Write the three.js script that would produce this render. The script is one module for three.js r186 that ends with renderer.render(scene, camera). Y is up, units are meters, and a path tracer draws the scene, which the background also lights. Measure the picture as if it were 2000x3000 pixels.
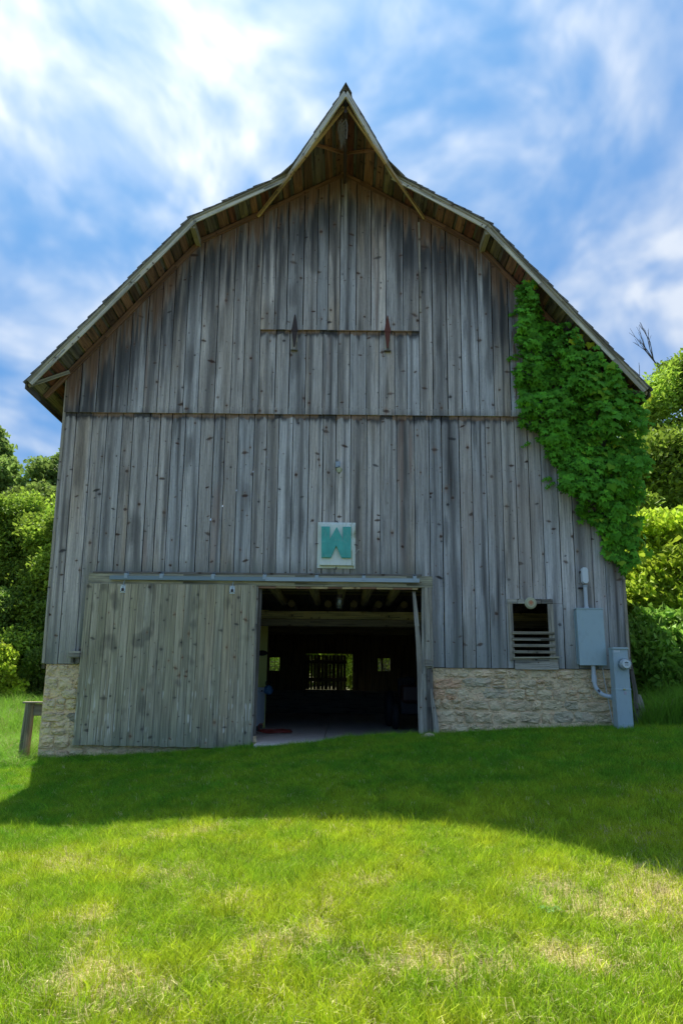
import * as THREE from 'three';
import { RoundedBoxGeometry } from 'three/addons/geometries/RoundedBoxGeometry.js';
import { mergeGeometries } from 'three/addons/utils/BufferGeometryUtils.js';

// ------------------------------------------------------------------ camera, sky, sun, exposure
const scene = new THREE.Scene();
const camera = new THREE.PerspectiveCamera(70.53, 682 / 1024, 0.1, 2000);
camera.position.set(0, 1.0, 13);
camera.rotation.set(13.3 * Math.PI / 180, 0, 0.01, 'XYZ');
const renderer = new THREE.WebGLRenderer({ antialias: true });
renderer.setSize(682, 1024);
renderer.toneMapping = THREE.LinearToneMapping;
renderer.toneMappingExposure = 2.5;
renderer.shadowMap.enabled = true;
const SUN_AZ = 23 * Math.PI / 180, SUN_EL = 60.1 * Math.PI / 180;
const sunDir = new THREE.Vector3(-Math.sin(SUN_AZ) * Math.cos(SUN_EL), Math.sin(SUN_EL), -Math.cos(SUN_AZ) * Math.cos(SUN_EL));
const sun = new THREE.DirectionalLight(new THREE.Color(1, 0.95, 0.86), 5);
sun.position.copy(sunDir).multiplyScalar(60);
sun.castShadow = true;
sun.shadow.mapSize.set(4096, 4096);
Object.assign(sun.shadow.camera, { left: -35, right: 35, top: 35, bottom: -35, near: 1, far: 160 });
scene.add(sun, sun.target);

// ------------------------------------------------------------------ random numbers, noise
function rng(seed) { let a = seed >>> 0; return () => { a = (a + 0x6D2B79F5) | 0; let t = Math.imul(a ^ (a >>> 15), 1 | a); t = (t + Math.imul(t ^ (t >>> 7), 61 | t)) ^ t; return ((t ^ (t >>> 14)) >>> 0) / 4294967296; }; }
const perm = new Uint8Array(512), pv = new Float32Array(256);
{ const r = rng(77); const p = [...Array(256).keys()]; for (let i = 255; i > 0; i--) { const j = Math.floor(r() * (i + 1)); [p[i], p[j]] = [p[j], p[i]]; } for (let i = 0; i < 512; i++) perm[i] = p[i & 255]; for (let i = 0; i < 256; i++) pv[i] = r(); }
function vn(x, y) {
  const xi = Math.floor(x), yi = Math.floor(y); let fx = x - xi, fy = y - yi;
  fx = fx * fx * (3 - 2 * fx); fy = fy * fy * (3 - 2 * fy);
  const a = perm[xi & 255], b = perm[(xi + 1) & 255], y0 = yi & 255, y1 = (yi + 1) & 255;
  const v00 = pv[perm[a + y0]], v10 = pv[perm[b + y0]], v01 = pv[perm[a + y1]], v11 = pv[perm[b + y1]];
  return v00 + (v10 - v00) * fx + (v01 - v00) * fy + (v00 - v10 - v01 + v11) * fx * fy;
}
function fbm(x, y, n = 4) { let s = 0, a = 0.5, t = 0; for (let i = 0; i < n; i++) { s += a * vn(x, y); t += a; a *= 0.5; x = x * 2.03 + 17.3; y = y * 2.03 + 9.1; } return s / t; }
const clamp = (x, a = 0, b = 1) => Math.min(b, Math.max(a, x));
const sm = (a, b, x) => { const t = clamp((x - a) / (b - a)); return t * t * (3 - 2 * t); };
const mix = (a, b, t) => a + (b - a) * t;

// the sky: blue air with thin combed cirrus, brighter round the sun
{
  const W = 2048, H = 1024, data = new Float32Array(W * H * 4);
  const tab = new Float32Array(W * H);
  for (let j = 0; j < H; j++) {
    const th = ((j + 0.5) / H - 0.5) * Math.PI, sy = Math.sin(th), cy = Math.cos(th);
    for (let i = 0; i < W; i++) {
      const ph = ((i + 0.5) / W - 0.5) * 2 * Math.PI, dx = Math.cos(ph) * cy, dz = Math.sin(ph) * cy;
      const k = (j * W + i) * 4;
      const up = Math.max(sy, 0), ca = dx * sunDir.x + sy * sunDir.y + dz * sunDir.z, ang = Math.acos(clamp(ca, -1, 1));
      const hz = Math.pow(1 - up, 7);
      let r = mix(0.012, 0.13, hz), g = mix(0.155, 0.37, hz), b = mix(0.46, 0.68, hz);
      const aur = Math.exp(-ang * ang / 0.30);
      r += 0.10 * aur; g += 0.20 * aur; b += 0.24 * aur;
      if (sy > -0.05) {
        const q = 1 / (up + 0.60), px = dx * q + 40, pz = dz * q + 40;
        const wx = fbm(px * 2.6, pz * 2.6, 3) - 0.5, wz = fbm(px * 2.6 + 31, pz * 2.6 + 7, 3) - 0.5;
        const ux = px + wx * 0.26 + (pz - 40) * 0.22, uz = pz + wz * 0.26;
        const big = fbm(ux * 3.4 + 7.9, uz * 2.3 + 1.2, 3), mid = fbm(ux * 11 + 3, uz * 6 + 8, 5), fine = fbm(ux * 34 + 9, uz * 24 + 2, 5);
        let c = 0.50 * big + 0.30 * mid + 0.20 * fine + 0.15 * aur;
        c = sm(0.38, 0.88, c) * (0.62 + 0.70 * fine); c = clamp(0.11 + 0.92 * c, 0, mix(0.72, 0.95, aur)) * mix(0.55, 1, sm(0.05, 0.5, up));
        const cb = 0.68 + 0.34 * Math.exp(-ang * ang / 0.22);
        r = mix(r, cb * 0.96, c); g = mix(g, cb * 0.985, c); b = mix(b, cb * 1.04, c);
      }
      if (sy < 0) { const t = sm(0, -0.08, sy); r = mix(r, 0.05, t); g = mix(g, 0.07, t); b = mix(b, 0.03, t); }
      data[k] = r * 0.60; data[k + 1] = g * 0.605; data[k + 2] = b * 0.59; data[k + 3] = 1;
    }
  }
  const t = new THREE.DataTexture(data, W, H, THREE.RGBAFormat, THREE.FloatType);
  t.mapping = THREE.EquirectangularReflectionMapping; t.magFilter = THREE.LinearFilter; t.minFilter = THREE.LinearFilter; t.wrapS = THREE.RepeatWrapping; t.needsUpdate = true;
  scene.background = t; scene.environment = t;
}

// ------------------------------------------------------------------ helpers
const used = {};
function numbered(n) { const k = used[n] = (used[n] ?? -1) + 1; return k ? `${n}_${String(k).padStart(3, '0')}` : n; }
function tag(o, label, category, group, kind) { if (label) o.userData.label = label; if (category) o.userData.category = category; if (group) o.userData.group = group; if (kind) o.userData.kind = kind; return o; }
function thing(name, label, category, pos = [0, 0, 0], group) { const o = new THREE.Group(); o.name = numbered(name); o.position.set(...pos); scene.add(o); return tag(o, label, category, group); }
function part(name, geo, mat, parent, pos, rot) {
  const m = new THREE.Mesh(geo, mat); m.name = numbered(name); m.castShadow = m.receiveShadow = true;
  if (pos) m.position.set(...pos); if (rot) m.rotation.set(...rot);
  parent.add(m); return m;
}
function grp(name, parent, pos) { const g = new THREE.Group(); g.name = numbered(name); if (pos) g.position.set(...pos); parent.add(g); return g; }
// uv in metres by the face's direction, v along the given axis ('x','y','z'), scaled to the wood map (1 m x 2 m)
function uvBox(geo, axis, ou = 0, ov = 0, su = 1, sv = 0.5) {
  const g = geo.index ? geo.toNonIndexed() : geo; const p = g.attributes.position, uv = new Float32Array(p.count * 2);
  const A = new THREE.Vector3(), B = new THREE.Vector3(), C = new THREE.Vector3();
  for (let f = 0; f < p.count; f += 3) {
    A.fromBufferAttribute(p, f); B.fromBufferAttribute(p, f + 1); C.fromBufferAttribute(p, f + 2);
    const n = B.clone().sub(A).cross(C.clone().sub(A)); const ax = Math.abs(n.x), ay = Math.abs(n.y), az = Math.abs(n.z);
    const dom = ax > ay && ax > az ? 'x' : ay > az ? 'y' : 'z';
    for (let k = 0; k < 3; k++) {
      const v = [A, B, C][k]; let a, b;
      const rest = ['x', 'y', 'z'].filter(c => c !== dom);
      if (rest.includes(axis)) { b = v[axis]; a = v[rest.find(c => c !== axis)]; } else { a = v[rest[0]]; b = v[rest[1]]; }
      uv[(f + k) * 2] = a * su + ou; uv[(f + k) * 2 + 1] = b * sv + ov;
    }
  }
  g.setAttribute('uv', new THREE.BufferAttribute(uv, 2)); return g;
}
const wr = rng(4242);
function plank(w, h, d, bev = 0.004) { const ax = w >= h && w >= d ? 'x' : h >= d ? 'y' : 'z'; return uvBox(new RoundedBoxGeometry(w, h, d, 1, Math.min(bev, w / 3, h / 3, d / 3)), ax, wr() * 7, wr() * 7); }
// a warped beam between two points with rectangular section
function barBetween(a, b, w, h, bev = 0.005) {
  const A = new THREE.Vector3(...a), B = new THREE.Vector3(...b), L = A.distanceTo(B);
  const g = plank(w, h, L, bev); const m = new THREE.Matrix4().lookAt(B, A, Math.abs(B.y - A.y) > 0.95 * L ? new THREE.Vector3(0, 0, 1) : new THREE.Vector3(0, 1, 0));
  m.setPosition(A.add(B).multiplyScalar(0.5)); g.applyMatrix4(m); return g;
}
function tube(pts, r, seg = 16, rad = 8) { return new THREE.TubeGeometry(new THREE.CatmullRomCurve3(pts.map(p => new THREE.Vector3(...p))), seg, r, rad, false); }
function taper(a, b, r0, r1, rad = 8) {
  const A = new THREE.Vector3(...a), B = new THREE.Vector3(...b), L = A.distanceTo(B); const g = new THREE.CylinderGeometry(r1, r0, L, rad, 1);
  g.applyQuaternion(new THREE.Quaternion().setFromUnitVectors(new THREE.Vector3(0, 1, 0), B.clone().sub(A).normalize())); g.translate(...A.add(B).multiplyScalar(0.5).toArray()); return g;
}
function geom(pos, idx, uv) { const g = new THREE.BufferGeometry(); g.setAttribute('position', new THREE.Float32BufferAttribute(pos, 3)); if (uv) g.setAttribute('uv', new THREE.Float32BufferAttribute(uv, 2)); if (idx) g.setIndex(idx); g.computeVertexNormals(); return g; }
const enc = x => { x = clamp(x); return 255 * (x <= 0.0031308 ? 12.92 * x : 1.055 * Math.pow(x, 1 / 2.4) - 0.055); };
function tex(W, H, col, srgb = true) {   // col: Float32Array of 3 (linear) or 1 per pixel
  const ch = col.length / (W * H), d = new Uint8Array(W * H * 4);
  for (let i = 0; i < W * H; i++) { for (let c = 0; c < 3; c++) { const v = col[i * ch + (ch === 3 ? c : 0)]; d[i * 4 + c] = srgb ? enc(v) : 255 * clamp(v); } d[i * 4 + 3] = 255; }
  const t = new THREE.DataTexture(d, W, H, THREE.RGBAFormat); t.wrapS = t.wrapT = THREE.RepeatWrapping; t.magFilter = THREE.LinearFilter; t.minFilter = THREE.LinearMipmapLinearFilter; t.generateMipmaps = true;
  if (srgb) t.colorSpace = THREE.SRGBColorSpace; t.needsUpdate = true; return t;
}
const lin = (r, g, b) => new THREE.Color().setRGB(r, g, b);
const std = (c, rough = 0.8, o = {}) => new THREE.MeshStandardMaterial({ color: Array.isArray(c) ? lin(...c) : c, roughness: rough, ...o });

// ------------------------------------------------------------------ the barn's lines
const KL = [-2.97, 9.74], EL = [-5.77, 6.33], KR = [2.81, 9.67], ER = [5.59, 6.30], RIDGE = 11.36, RAKE = 0.7, HOOD = 2.18, JX = [-1.13, 0.99];
function roofTop(x) {
  if (x < KL[0]) return EL[1] + (x - EL[0]) * (KL[1] - EL[1]) / (KL[0] - EL[0]);
  if (x < 0) return KL[1] + (x - KL[0]) * (RIDGE - KL[1]) / (0 - KL[0]);
  if (x < KR[0]) return RIDGE + x * (KR[1] - RIDGE) / KR[0];
  return KR[1] + (x - KR[0]) * (ER[1] - KR[1]) / (ER[0] - KR[0]);
}
const steep = x => x < KL[0] || x > KR[0];
const wallTop = x => roofTop(x) - 0.14 / (steep(x) ? 0.634 : 0.87);
const flare = (x, y) => x * (1 + 0.0042 * (y - 1.3));
const BELT = 5.955, HAYY = 7.69, HAYL = -1.57, HAYR = 1.44;
// boards: {x0,x1, tone...}
const br = rng(99);
function split(x0, x1, w, jit) { const n = Math.round((x1 - x0) / w), ws = []; let s = 0; for (let i = 0; i < n; i++) { const k = 1 + (br() - 0.5) * jit; ws.push(k); s += k; } let x = x0; return ws.map(k => { const a = x; x += k / s * (x1 - x0); return board(a, x); }); }
function board(x0, x1) { return { x0, x1, tone: 0.74 + 0.50 * br(), warm: br(), off: br() * 200, so: (br() - 0.5) * 0.9, sw: 0.16 + 0.30 * br(), sd: br() < 0.78 ? 0.5 + 0.5 * br() : 0.15, j: br() - 0.5, red: br() < 0.22 ? 0.6 * br() : 0 }; }
const lower = split(-5.18, 5.05, 0.262, 0.5);
const upL = split(-5.18, HAYL, 0.275, 0.35), upR = split(HAYR, 5.05, 0.275, 0.35), hay = split(HAYL, HAYR, 0.275, 0.5), under = split(HAYL, HAYR, 0.285, 0.4);

// weathered board paint, with some cupping shade painted in: buffers of colour and relief
function paintBoards(W, H, x0, y0, wm, hm, pick, extra, knots) {
  const col = new Float32Array(W * H * 3), bmp = new Float32Array(W * H);
  for (let j = 0; j < H; j++) for (let i = 0; i < W; i++) {
    const x = x0 + (i + 0.5) / W * wm, y = y0 + (j + 0.5) / H * hm, b = pick(x, y, i), k = j * W + i;
    if (!b) { col[k * 3] = 0.16; col[k * 3 + 1] = 0.155; col[k * 3 + 2] = 0.15; bmp[k] = 0.5; continue; }
    const u = (x - (b.x0 + b.x1) / 2) / ((b.x1 - b.x0) / 2), o = b.off;
    const bend = (vn(y * 0.8 + o, o * 3) - 0.5) * 0.02;
    const g1 = vn((x + bend) * 170 + o, y * 4.2 + o * 1.7), g2 = vn((x + bend) * 62 + o, y * 1.5 + o), g3 = vn(x * 13 + o, y * 0.55 + o), g4 = vn(x * 110 + o, y * 26);
    let t = b.tone * (0.26 + 0.58 * g1 + 0.52 * g2 + 0.22 * g3 + 0.20 * g4); const bl0 = sm(0.68, 0.9, vn(x * 9 + o, y * 1.1 + o * 2)) * 0.4; t *= 1 - bl0;
    const br0 = 0.5 * sm(0.5, 0.8, vn(x * 5 + o, y * 0.45 + o)) * b.warm; let r = 0.44 * t * (1 + 0.10 * b.warm), g = 0.43 * t * (1 + 0.0 * b.warm - 0.16 * br0), bl = 0.415 * t * (1 - 0.10 * b.warm - 0.34 * br0);
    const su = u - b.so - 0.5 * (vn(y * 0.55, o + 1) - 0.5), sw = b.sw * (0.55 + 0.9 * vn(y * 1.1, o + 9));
    let st = Math.exp(-(su / sw) * (su / sw)) * b.sd * (0.45 + 0.75 * vn(y * 0.8, o + 3)) * (0.6 + 0.6 * g2);  // dark streak per board: weathering, plus the shading of its cup painted in
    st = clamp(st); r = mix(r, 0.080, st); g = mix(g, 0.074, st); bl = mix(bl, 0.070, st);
    const rd = b.red * sm(0.5, 0.85, vn(x * 12 + o, y * 0.8 + o)); r = mix(r, 0.30, rd); g = mix(g, 0.19, rd); bl = mix(bl, 0.14, rd);
    const eg = sm(0.86, 0.97, Math.abs(u)) * (0.15 + 0.55 * vn(y * 2, o + (u > 0 ? 5 : 8))); r = mix(r, 0.50, eg); g = mix(g, 0.51, eg); bl = mix(bl, 0.50, eg);
    const c = extra ? extra(x, y, b, [r, g, bl], g1, g2) : [r, g, bl];
    col[k * 3] = c[0]; col[k * 3 + 1] = c[1]; col[k * 3 + 2] = c[2];
    bmp[k] = 0.35 + 0.35 * g1 + 0.2 * g2 - 0.12 * st;
  }
  for (const n of knots) {
    const ci = (n.x - x0) / wm * W, cj = (n.y - y0) / hm * H, R = n.r / wm * W, RR = Math.ceil(R * 5);
    for (let j = Math.floor(cj - RR); j <= cj + RR; j++) for (let i = Math.floor(ci - RR * 0.5); i <= ci + RR * 0.5; i++) {
      if (i < 0 || j < 0 || i >= W || j >= H) continue;
      const x = x0 + (i + 0.5) / W * wm; if (x < n.b.x0 || x > n.b.x1) continue;
      const ca = Math.cos(n.a), sa = Math.sin(n.a), dx0 = (i - ci) / R, dy0 = (j - cj) / R, dx = (dx0 * ca + dy0 * sa) / n.e, dy = -dx0 * sa + dy0 * ca, d = Math.hypot(dx, dy) + 0.5 * (vn(i * 0.5, j * 0.5) - 0.5), k = (j * W + i);
      const halo = n.h * Math.exp(-(dx0 * dx0 * 1.1 + dy0 * dy0 * 0.22)) * 0.75, core = 1 - sm(0.55, 1.15, d);
      const hc = n.rust ? [0.27, 0.15, 0.09] : [0.11, 0.10, 0.095], cc = n.rust ? [0.07, 0.038, 0.025] : [0.035, 0.03, 0.028];
      for (let c = 0; c < 3; c++) { let v = col[k * 3 + c]; v = mix(v, hc[c], halo); v = mix(v, cc[c], core * n.d); col[k * 3 + c] = v; }
      bmp[k] -= 0.35 * core;
    }
  }
  return [col, bmp];
}
function knotList(bs, y0, y1f, dens, seed, rmul = 1) {
  const r = rng(seed), out = [];
  for (const b of bs) { const y1 = typeof y1f === 'function' ? y1f((b.x0 + b.x1) / 2) : y1f; let y = y0 + r() * dens; while (y < y1) { const w = b.x1 - b.x0; out.push({ b, x: mix(b.x0 + 0.03 * w, b.x1 - 0.03 * w, r()), y, r: (0.008 + 0.026 * Math.pow(r(), 2.2)) * rmul, e: r() < 0.35 ? 2 + r() : 1 + 0.3 * r(), a: (r() - 0.5) * 0.9, h: 0.3 + 0.7 * r(), d: 0.55 + 0.45 * r(), rust: r() < 0.76 }); y += dens * (r() < 0.25 ? 0.15 + 0.2 * r() : 0.4 + 1.9 * r()); } }
  return out;
}
const M = {};
{
  const W = 2048, H = 2048, X0 = -5.5, Y0 = 1.0, WM = 11, HM = 11, find = (bs) => { const a = []; for (let i = 0; i < W; i++) { const x = X0 + (i + 0.5) / W * WM; a.push(bs.find(b => x >= b.x0 && x < b.x1)); } return a; };
  const fl = find(lower), fu = find([...upL, ...under, ...upR]), fh = find([...upL, ...hay, ...upR]);
  const pick = (x, y, i) => y < BELT ? fl[i] : y < HAYY ? fu[i] : fh[i];
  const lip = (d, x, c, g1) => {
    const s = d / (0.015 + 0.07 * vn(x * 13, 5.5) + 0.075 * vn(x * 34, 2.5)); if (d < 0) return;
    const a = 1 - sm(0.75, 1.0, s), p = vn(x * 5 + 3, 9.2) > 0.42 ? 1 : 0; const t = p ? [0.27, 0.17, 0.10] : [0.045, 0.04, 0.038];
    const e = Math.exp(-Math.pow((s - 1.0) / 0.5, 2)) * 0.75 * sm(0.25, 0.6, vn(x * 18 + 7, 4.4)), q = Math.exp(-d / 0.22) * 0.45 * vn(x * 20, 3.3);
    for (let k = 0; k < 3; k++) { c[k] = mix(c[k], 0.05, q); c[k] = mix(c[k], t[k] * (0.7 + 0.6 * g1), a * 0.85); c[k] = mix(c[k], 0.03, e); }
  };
  const extra = (x, y, b, c, g1, g2) => {
    if (y >= BELT) {
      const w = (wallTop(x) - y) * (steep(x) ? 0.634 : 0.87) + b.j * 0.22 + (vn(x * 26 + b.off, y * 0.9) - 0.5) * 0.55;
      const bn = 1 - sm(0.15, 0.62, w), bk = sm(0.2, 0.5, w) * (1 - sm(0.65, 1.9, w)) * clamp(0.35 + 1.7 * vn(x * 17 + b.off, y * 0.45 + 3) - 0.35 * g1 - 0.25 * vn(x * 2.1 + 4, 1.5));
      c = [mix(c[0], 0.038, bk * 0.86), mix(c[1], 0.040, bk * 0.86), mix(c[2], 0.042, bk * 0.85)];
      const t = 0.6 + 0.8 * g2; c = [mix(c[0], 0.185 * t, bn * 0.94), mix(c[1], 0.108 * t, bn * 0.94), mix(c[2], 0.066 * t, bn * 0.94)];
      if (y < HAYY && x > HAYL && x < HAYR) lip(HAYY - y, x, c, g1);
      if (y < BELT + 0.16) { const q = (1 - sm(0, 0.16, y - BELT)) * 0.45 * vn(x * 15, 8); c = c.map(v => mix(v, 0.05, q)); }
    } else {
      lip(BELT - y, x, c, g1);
      const low = (1 - sm(1.3, 2.7, y)) * 0.45 + (Math.abs(x) < 4.6 && x < 1.5 ? (1 - sm(2.9, 3.25, y)) * 0.5 : 0);
      const n = clamp(low * (0.5 + g2)); c = [mix(c[0], 0.15, n), mix(c[1], 0.165, n), mix(c[2], 0.13, n)];
      const wn = sm(0.55, 0.8, vn(x * 3, y * 0.7)) * sm(1.2, 2.2, x) * (1 - sm(4.6, 5.6, y)) * 0.35; c = [mix(c[0], 0.33, wn), mix(c[1], 0.27, wn), mix(c[2], 0.23, wn)];
    }
    return c;
  };
  const kn = [...knotList(lower, 1.35, BELT - 0.05, 0.42, 5), ...knotList([...upL, ...upR], BELT + 0.05, x => wallTop(x) - 0.1, 0.5, 6), ...knotList(under, BELT + 0.05, HAYY - 0.1, 0.45, 7), ...knotList(hay, HAYY + 0.05, x => wallTop(x) - 0.15, 0.42, 8)];
  const nr = rng(3); for (const b of [...lower]) for (const y of [1.5, 2.72, 3.9, 4.9]) for (const s of [0.2, 0.8]) kn.push({ b, x: mix(b.x0, b.x1, s), y: y + (nr() - 0.5) * 0.06, r: 0.006, e: 1, a: 0, h: 0.15, d: 0.9, rust: false });
  for (const b of [...upL, ...upR, ...hay, ...under]) for (const y of [6.08, 7.2, 7.9, 8.8]) for (const s of [0.2, 0.8]) kn.push({ b, x: mix(b.x0, b.x1, s), y: y + (nr() - 0.5) * 0.06, r: 0.006, e: 1, a: 0, h: 0.15, d: 0.9, rust: false });
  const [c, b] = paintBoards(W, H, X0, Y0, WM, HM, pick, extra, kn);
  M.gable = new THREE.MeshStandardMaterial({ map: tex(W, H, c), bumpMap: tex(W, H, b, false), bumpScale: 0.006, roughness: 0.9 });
  M.gable.userData.uv = (x, y) => [(x - X0) / WM, (y - Y0) / HM];
}
const doorBoards = split(-4.53, -1.5, 0.1375, 0.25);
{
  const W = 1024, H = 1024, X0 = -4.6, Y0 = -0.2, WM = 3.2, HM = 3.2;
  const look = []; for (let i = 0; i < W; i++) { const x = X0 + (i + 0.5) / W * WM; look.push(doorBoards.find(b => x >= b.x0 && x < b.x1)); }
  for (const b of doorBoards) { b.tone = 0.78 + 0.3 * b.tone * br(); b.sd *= 0.35; }
  const extra = (x, y, b, c, g1, g2) => {
    const gr = 0.5 * vn(x * 3 + b.off, y * 0.8 + b.off) + 0.40; let k = [mix(c[0], 0.25 * (0.3 + 0.8 * g2 + 0.5 * g1), gr), mix(c[1], 0.24 * (0.3 + 0.8 * g2 + 0.5 * g1), gr), mix(c[2], 0.175 * (0.3 + 0.8 * g2 + 0.5 * g1), gr)];
    const bot = (1 - sm(-0.05, 0.55, y + 0.3 * vn(x * 4, 2))) * 0.6; k = [mix(k[0], 0.15, bot), mix(k[1], 0.185, bot), mix(k[2], 0.145, bot)];
    const sc = sm(0.80, 0.92, vn(x * 55 + b.off, y * 5)) * (1 - sm(0.5, 1.6, y)) * 0.7 * sm(-0.1, 0.15, y); k = k.map(v => mix(v, 0.6, sc));
    const dk = sm(0.62, 0.85, fbm(x * 5, y * 3, 3)) * 0.5; return k.map(v => mix(v, 0.05, dk));
  };
  const [c, b] = paintBoards(W, H, X0, Y0, WM, HM, (x, y, i) => look[i], extra, knotList(doorBoards, -0.05, 2.66, 0.42, 12, 0.9).map(n => ({ ...n, rust: n.h > 0.75, d: n.d * 0.75, h: 0.5 + n.h * 0.5 })));
  M.door = new THREE.MeshStandardMaterial({ map: tex(W, H, c), bumpMap: tex(W, H, b, false), bumpScale: 0.005, roughness: 0.92 });
  M.door.color = lin(1.28, 1.18, 0.98);
  M.door.userData.uv = (x, y) => [(x - X0) / WM, (y - Y0) / HM];
}
{ // loose timber: 1 m x 2 m, grain along v
  const W = 512, H = 1024, fake = [{ x0: -1, x1: 2, tone: 1, warm: 0.5, off: 3.3, so: 0, sw: 0.01, sd: 0, j: 0, red: 0 }];
  const kn = knotList([{ ...fake[0], x0: 0, x1: 1 }, { ...fake[0], x0: 0, x1: 1 }, { ...fake[0], x0: 0, x1: 1 }], 0.1, 1.9, 0.35, 21);
  const [c, b] = paintBoards(W, H, 0, 0, 1, 2, () => fake[0], (x, y, bb, k, g1, g2) => { const d = sm(0.55, 0.85, vn(x * 22, y * 1.3)) * 0.6; return k.map(v => mix(v, 0.07, d)); }, kn);
  const map = tex(W, H, c), bump = tex(W, H, b, false);
  const wood = (r, g, bl) => new THREE.MeshStandardMaterial({ color: lin(r, g, bl), map, bumpMap: bump, bumpScale: 0.006, roughness: 0.92 });
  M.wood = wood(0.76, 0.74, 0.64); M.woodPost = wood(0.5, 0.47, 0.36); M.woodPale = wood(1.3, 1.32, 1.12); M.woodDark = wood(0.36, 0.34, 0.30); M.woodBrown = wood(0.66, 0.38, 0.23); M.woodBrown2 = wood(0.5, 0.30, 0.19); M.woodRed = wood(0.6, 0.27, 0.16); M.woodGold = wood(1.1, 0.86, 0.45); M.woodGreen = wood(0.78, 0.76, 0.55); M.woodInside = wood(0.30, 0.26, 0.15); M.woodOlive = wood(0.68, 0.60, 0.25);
}
{ // stone and lime wash
  const W = 1024, H = 1024, c = new Float32Array(W * H * 3), b = new Float32Array(W * H);
  for (let j = 0; j < H; j++) for (let i = 0; i < W; i++) {
    const x = i / W * 16, y = j / H * 16, k = j * W + i; // tile = 2 m
    const n1 = fbm(x * 0.9, y * 0.9, 5), n2 = fbm(x * 4 + 20, y * 5, 4), n3 = vn(x * 16, y * 16), wx = fbm(x * 1.4 + 9, y * 1.4, 3) * 2.5;
    const rid = Math.abs(fbm(x * 0.7 + wx, y * 1.6 + wx * 0.6, 4) - 0.5), crack = 1 - sm(0.0, 0.016, rid);
    const t = 0.86 + 0.34 * n2 + 0.25 * (n1 - 0.5) + 0.10 * n3 - 0.10;
    const pk = sm(0.48, 0.7, n1);
    c[k * 3] = mix(0.76, 0.76, pk) * t; c[k * 3 + 1] = mix(0.605, 0.56, pk) * t; c[k * 3 + 2] = mix(0.375, 0.35, pk) * t;
    for (let q = 0; q < 3; q++) c[k * 3 + q] *= 1 - 0.45 * crack;
    b[k] = 0.25 + 0.35 * n2 + 0.3 * sm(0, 0.12, rid) + 0.1 * n3 - 0.2 * crack;
  }
  const map = tex(W, H, c), bump = tex(W, H, b, false);
  const st = (r, g, bl) => new THREE.MeshStandardMaterial({ color: lin(r, g, bl), map, bumpMap: bump, bumpScale: 0.03, roughness: 0.95 });
  M.mortar = st(1.08, 1.0, 0.94);
  M.stones = [st(1.08, 1.02, 0.96), st(1.0, 0.97, 0.92), st(0.93, 0.90, 0.86), st(1.02, 0.99, 0.92), st(1.0, 0.93, 0.88), st(0.82, 0.85, 0.88), st(1.06, 1.04, 1.0), st(1, 0.98, 0.95)];
  M.stoneGrey = st(0.46, 0.50, 0.58); M.stoneRed = st(0.98, 0.76, 0.68); M.rock = st(1.15, 1.2, 1.3);
}
{ // concrete and soil
  const W = 512, H = 512, c = new Float32Array(W * H * 3), b = new Float32Array(W * H), s = new Float32Array(W * H * 3), sb = new Float32Array(W * H);
  for (let j = 0; j < H; j++) for (let i = 0; i < W; i++) {
    const x = i / W * 16, y = j / H * 16, k = j * W + i, n = fbm(x, y, 5), f = vn(x * 16, y * 16), t = 0.75 + 0.4 * n + 0.1 * f;
    c[k * 3] = 0.60 * t; c[k * 3 + 1] = 0.52 * t; c[k * 3 + 2] = 0.46 * t; b[k] = 0.5 * n + 0.4 * f;
    const g = fbm(x * 2 + 5, y * 2, 4), q = sm(0.35, 0.7, g);
    s[k * 3] = mix(0.06, 0.09, q) * (0.6 + 0.8 * f); s[k * 3 + 1] = mix(0.075, 0.07, q) * (0.6 + 0.8 * f); s[k * 3 + 2] = mix(0.014, 0.028, q) * (0.6 + 0.8 * f); sb[k] = f;
  }
  M.concrete = new THREE.MeshStandardMaterial({ map: tex(W, H, c), bumpMap: tex(W, H, b, false), bumpScale: 0.006, roughness: 0.9 });
  M.soil = new THREE.MeshStandardMaterial({ map: tex(W, H, s), bumpMap: tex(W, H, sb, false), bumpScale: 0.02, roughness: 1 });
}
M.bark = std([0.10, 0.085, 0.07], 0.95, { bumpMap: M.soil.bumpMap, bumpScale: 0.03 });
M.black = std([0.012, 0.012, 0.012], 0.8);
M.galv = std([0.22, 0.28, 0.29], 0.5, { metalness: 0.3 });
M.zinc = std([0.36, 0.42, 0.44], 0.5, { metalness: 0.3 });
M.plate = std([0.72, 0.78, 0.78], 0.5);
M.iron = std([0.07, 0.05, 0.045], 0.75, { metalness: 0.3 });
M.rust = std([0.15, 0.05, 0.035], 0.9);

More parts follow.
